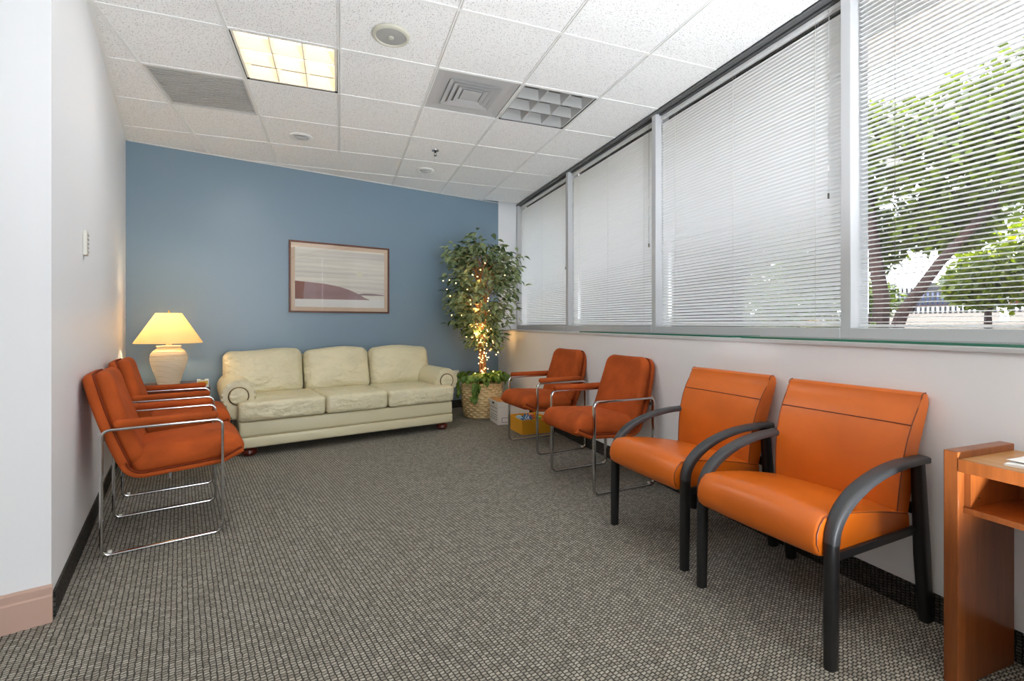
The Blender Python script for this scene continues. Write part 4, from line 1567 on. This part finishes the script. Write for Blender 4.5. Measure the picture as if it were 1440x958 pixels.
bm = bmesh.new()
prism(bm, [(2.62, 0.0), (2.62, 0.04), (5.0, 0.29), (5.0, 0.25)], -5.0, 12.0, 'y')  # unseen pale strip added to reflect daylight onto blinds and ceiling
struct('bounce_walkway', bm, 'walk', 'pale concrete walkway added outside to bounce daylight up through the windows', 'walkway')
bm = B((3.21, 1.9, 3.13), (1.18, 12.0, 0.16))
struct('soffit', bm, 'concrete', 'pale concrete roof overhang outside the windows', 'soffit')

def gz(x):
    for (a, za), (b_, zb) in zip(prof[1:6], prof[2:7]):
        if a <= x <= b_:
            return za + (zb - za) * (x - a) / (b_ - a)
    return 0
def leafcloud(bm, cens, n, size, rnd):
    for k in range(n):
        c, rad = rnd.choice(cens)
        v = Vector((rnd.gauss(0, 1), rnd.gauss(0, 1), rnd.gauss(0, 1))).normalized() * (rnd.random() ** 0.4)
        p = Vector(c) + Vector((v.x * rad, v.y * rad, v.z * rad * 0.8))
        m4 = Matrix.Translation(p) @ Matrix.Rotation(rnd.uniform(0, 2 * PI), 4, 'Z') @ Matrix.Rotation(rnd.uniform(-0.8, 1.0), 4, 'Y') @ Matrix.Rotation(rnd.uniform(-1, 1), 4, 'X')
        s = size * rnd.uniform(0.7, 1.3)
        vs = [bm.verts.new(m4 @ Vector(q)) for q in ((0, 0, 0), (s * 0.5, s * 0.3, 0), (s, 0, -0.1 * s), (s * 0.5, -s * 0.3, 0))]
        bm.faces.new(vs)
def ext_tree(name, label, x, y, limbs, cens, n, size, seed, lm='extleaf', cat='tree'):
    rr = random.Random(seed)
    z0 = gz(x) - 0.03
    t = thing(name, label, cat, (x, y, z0))
    bm = bmesh.new()
    for pts, r0 in limbs:
        tube(bm, pts, r0, 8, False, [1 - 0.6 * k / (len(pts) - 1) for k in range(len(pts))])
    obj('trunk', bm, 'extbark', t, True)
    bm = bmesh.new()
    leafcloud(bm, cens, n, size, rr)
    f = obj('crown', bm, lm, t)
    f['kind'] = 'stuff'
ext_tree('garden_tree', 'leafy tree with several reddish trunks seen through the nearest blind', 6.6, 4.1,
         [([(0, 0, 0), (0.02, -0.03, 0.9), (-0.05, 0.05, 1.8), (0.1, 0.2, 3.0)], 0.11),
          ([(0, -0.05, 0), (0.0, -0.28, 0.7), (0.1, -0.62, 1.3), (0.2, -1.15, 2.0), (0.3, -1.7, 2.6)], 0.08),
          ([(0, 0.05, 0), (-0.05, 0.3, 0.8), (-0.1, 0.55, 1.5), (-0.1, 0.7, 2.4)], 0.07),
          ([(0.03, 0.02, 0.3), (-0.1, 0.22, 1.0), (-0.1, 0.3, 1.9), (0, 0.2, 2.6)], 0.05)],
         [((0.1, 0.2, 2.7), 0.9), ((0.2, -0.8, 2.6), 0.9), ((0.2, -1.6, 2.5), 0.9), ((0, 0.9, 2.3), 0.8), ((0.3, -1.2, 2.9), 0.8), ((0.2, -2.0, 2.9), 0.8), ((0.3, -2.1, 2.0), 0.7), ((0.3, 0.2, 3.1), 0.6), ((0.5, 0.5, 1.75), 0.6), ((0.5, -0.5, 1.85), 0.5), ((0.6, 1.2, 1.4), 0.6)], 19000, 0.13, 11)
ext_tree('garden_tree', 'leafy tree added mostly out of view to shade the nearest window', 6.2, -0.6,  # added as a sky blocker for the nearest blind
         [([(0, 0, 0), (0.05, 0.05, 1.0), (0, 0.1, 2.4)], 0.10)],
         [((0, 0.2, 3.2), 1.2), ((-0.6, -0.9, 3.0), 1.1), ((-0.5, 0.7, 3.6), 1.0), ((-0.9, 0.2, 4.2), 1.1), ((0, 0, 2.2), 0.9), ((-1.0, 0.8, 4.4), 1.0), ((-1.4, 0.0, 5.0), 1.1), ((-1.6, 0.7, 3.6), 0.9)], 15000, 0.14, 21)
ext_tree('garden_shrub', 'sunlit yellow green shrub outside to the right of the trunks', 8.6, 3.9,
         [([(0, 0, 0), (0, 0, 0.5), (0.1, 0, 1.0)], 0.05)],
         [((0, -0.3, 0.95), 0.75), ((0, -1.3, 1.1), 0.85), ((0.2, -2.2, 1.2), 0.9), ((0.2, 0.2, 0.75), 0.4)], 9000, 0.12, 12, 'extleaf2', 'shrub')
ext_tree('garden_shrub', 'low green shrub outside at the foot of the trunks', 6.0, 4.3,
         [([(0, 0, 0), (0, 0, 0.3), (0.05, 0, 0.5)], 0.03)],
         [((0, 0, 0.5), 0.35), ((0, -0.5, 0.45), 0.3), ((0, 0.6, 0.6), 0.45), ((0.2, 1.2, 0.8), 0.6)], 2200, 0.09, 13, 'extleaf', 'shrub')
ext_tree('backdrop_tree', 'tall dark leafy tree at the far side of the parking lot', 24.0, 9.0,
         [([(0, 0, 0), (0, 0, 2.0), (0.1, 0, 5.0)], 0.25)],
         [((0, 0, 5.0), 2.6), ((0, -3.4, 5.2), 2.6), ((0, -6.0, 4.6), 2.6), ((0.5, -3, 7.0), 2.4), ((0, -1.5, 2.2), 1.8), ((0, -4.5, 2.2), 1.8), ((0.3, -8, 4), 2.5), ((0.3, -8, 2), 1.6)], 15000, 0.34, 14)

ext_tree('garden_shrub', 'broad dark hedge shrub across the lot between the tree trunks', 13.0, 8.3,
         [([(0, 0, 0), (0, 0, 0.5), (0.1, 0, 0.8)], 0.06)],
         [((0, 0, 0.5), 0.7), ((0, 1.4, 0.5), 0.8), ((0, 2.6, 0.55), 0.8), ((0.3, 3.8, 0.9), 1.1)], 4500, 0.16, 15, 'extleaf', 'shrub')
ext_tree('backdrop_tree', 'leafy tree at the far left of the parking lot', 16.0, 13.2,
         [([(0, 0, 0), (0, 0, 1.0), (0.1, 0, 2.4)], 0.14)],
         [((0, 0, 2.6), 1.5), ((0, 1.6, 3.2), 1.6), ((0, 0.4, 4.2), 1.5), ((0, 2.4, 1.6), 1.4)], 6500, 0.24, 16)
def car(label, x, y, rz, col):
    t = thing('parked_car', label, 'car', (x, y, gz(x)), rz, 'cars parked beyond the shrubs')
    bm = bmesh.new()
    prism(bm, [(-2.2, 0.3), (2.2, 0.3), (2.25, 0.62), (2.1, 0.82), (1.2, 0.92), (-1.9, 0.95), (-2.2, 0.85)], -0.85, 0.85, 'x', 0.06, 2)
    obj('body', bm, mat('car_' + label.split()[0], col, 0.25, coat=0.6), t, True)
    bm = bmesh.new()
    prism(bm, [(-1.6, 0.93), (1.25, 0.9), (0.55, 1.4), (-1.1, 1.42)], -0.72, 0.72, 'x', 0.06, 2)
    obj('cabin', bm, 'inkdark', t, True)
    for sx in (-1, 1):
        for yy in (-1.4, 1.4):
            bm = bmesh.new()
            lathe(bm, [(0.2, 0), (0.32, 0.02), (0.32, 0.18), (0.2, 0.2)], 20)
            obj('wheel', bm, 'black', t, True, T(sx * 0.78 - 0.1, yy, 0.32, 0, R(90)))
car('blue car parked across the lot behind the shrubs', 27.0, 13.9, R(20), (14, 40, 80))
car('red car parked across the lot beside the blue one', 26.0, 8.8, R(15), (110, 20, 26))
car('white car parked across the lot left of the blue one', 28.0, 19.0, R(20), (150, 152, 156))
t = thing('picket_fence', 'dark picket fence beyond the parking lot shrubs', 'fence', (17.5, 8.6, gz(17.5)), R(0))
pk = None
for k in range(26):
    yy = -1.6 + k * 0.13
    if pk is None:
        o = obj('picket', B((0, 0, 0.42), (0.03, 0.06, 0.84)), 'inkdark', t)
        o.location = (0, yy, 0)
        pk = o.data
    else:
        linked('picket', pk, t, (0, yy, 0))
obj('rail', B((0.02, 0.0, 0.25), (0.02, 3.4, 0.05)), 'darkwood', t)
t = thing('marker_post', 'white post with a cap standing at the edge of the lot', 'post', (10.5, 4.55, gz(10.5)), 0)
obj('post', B((0, 0, 0.35), (0.09, 0.09, 0.7), 0.01), 'paper', t)
obj('cap', B((0, 0, 0.715), (0.12, 0.12, 0.03), 0.006), 'paper', t)
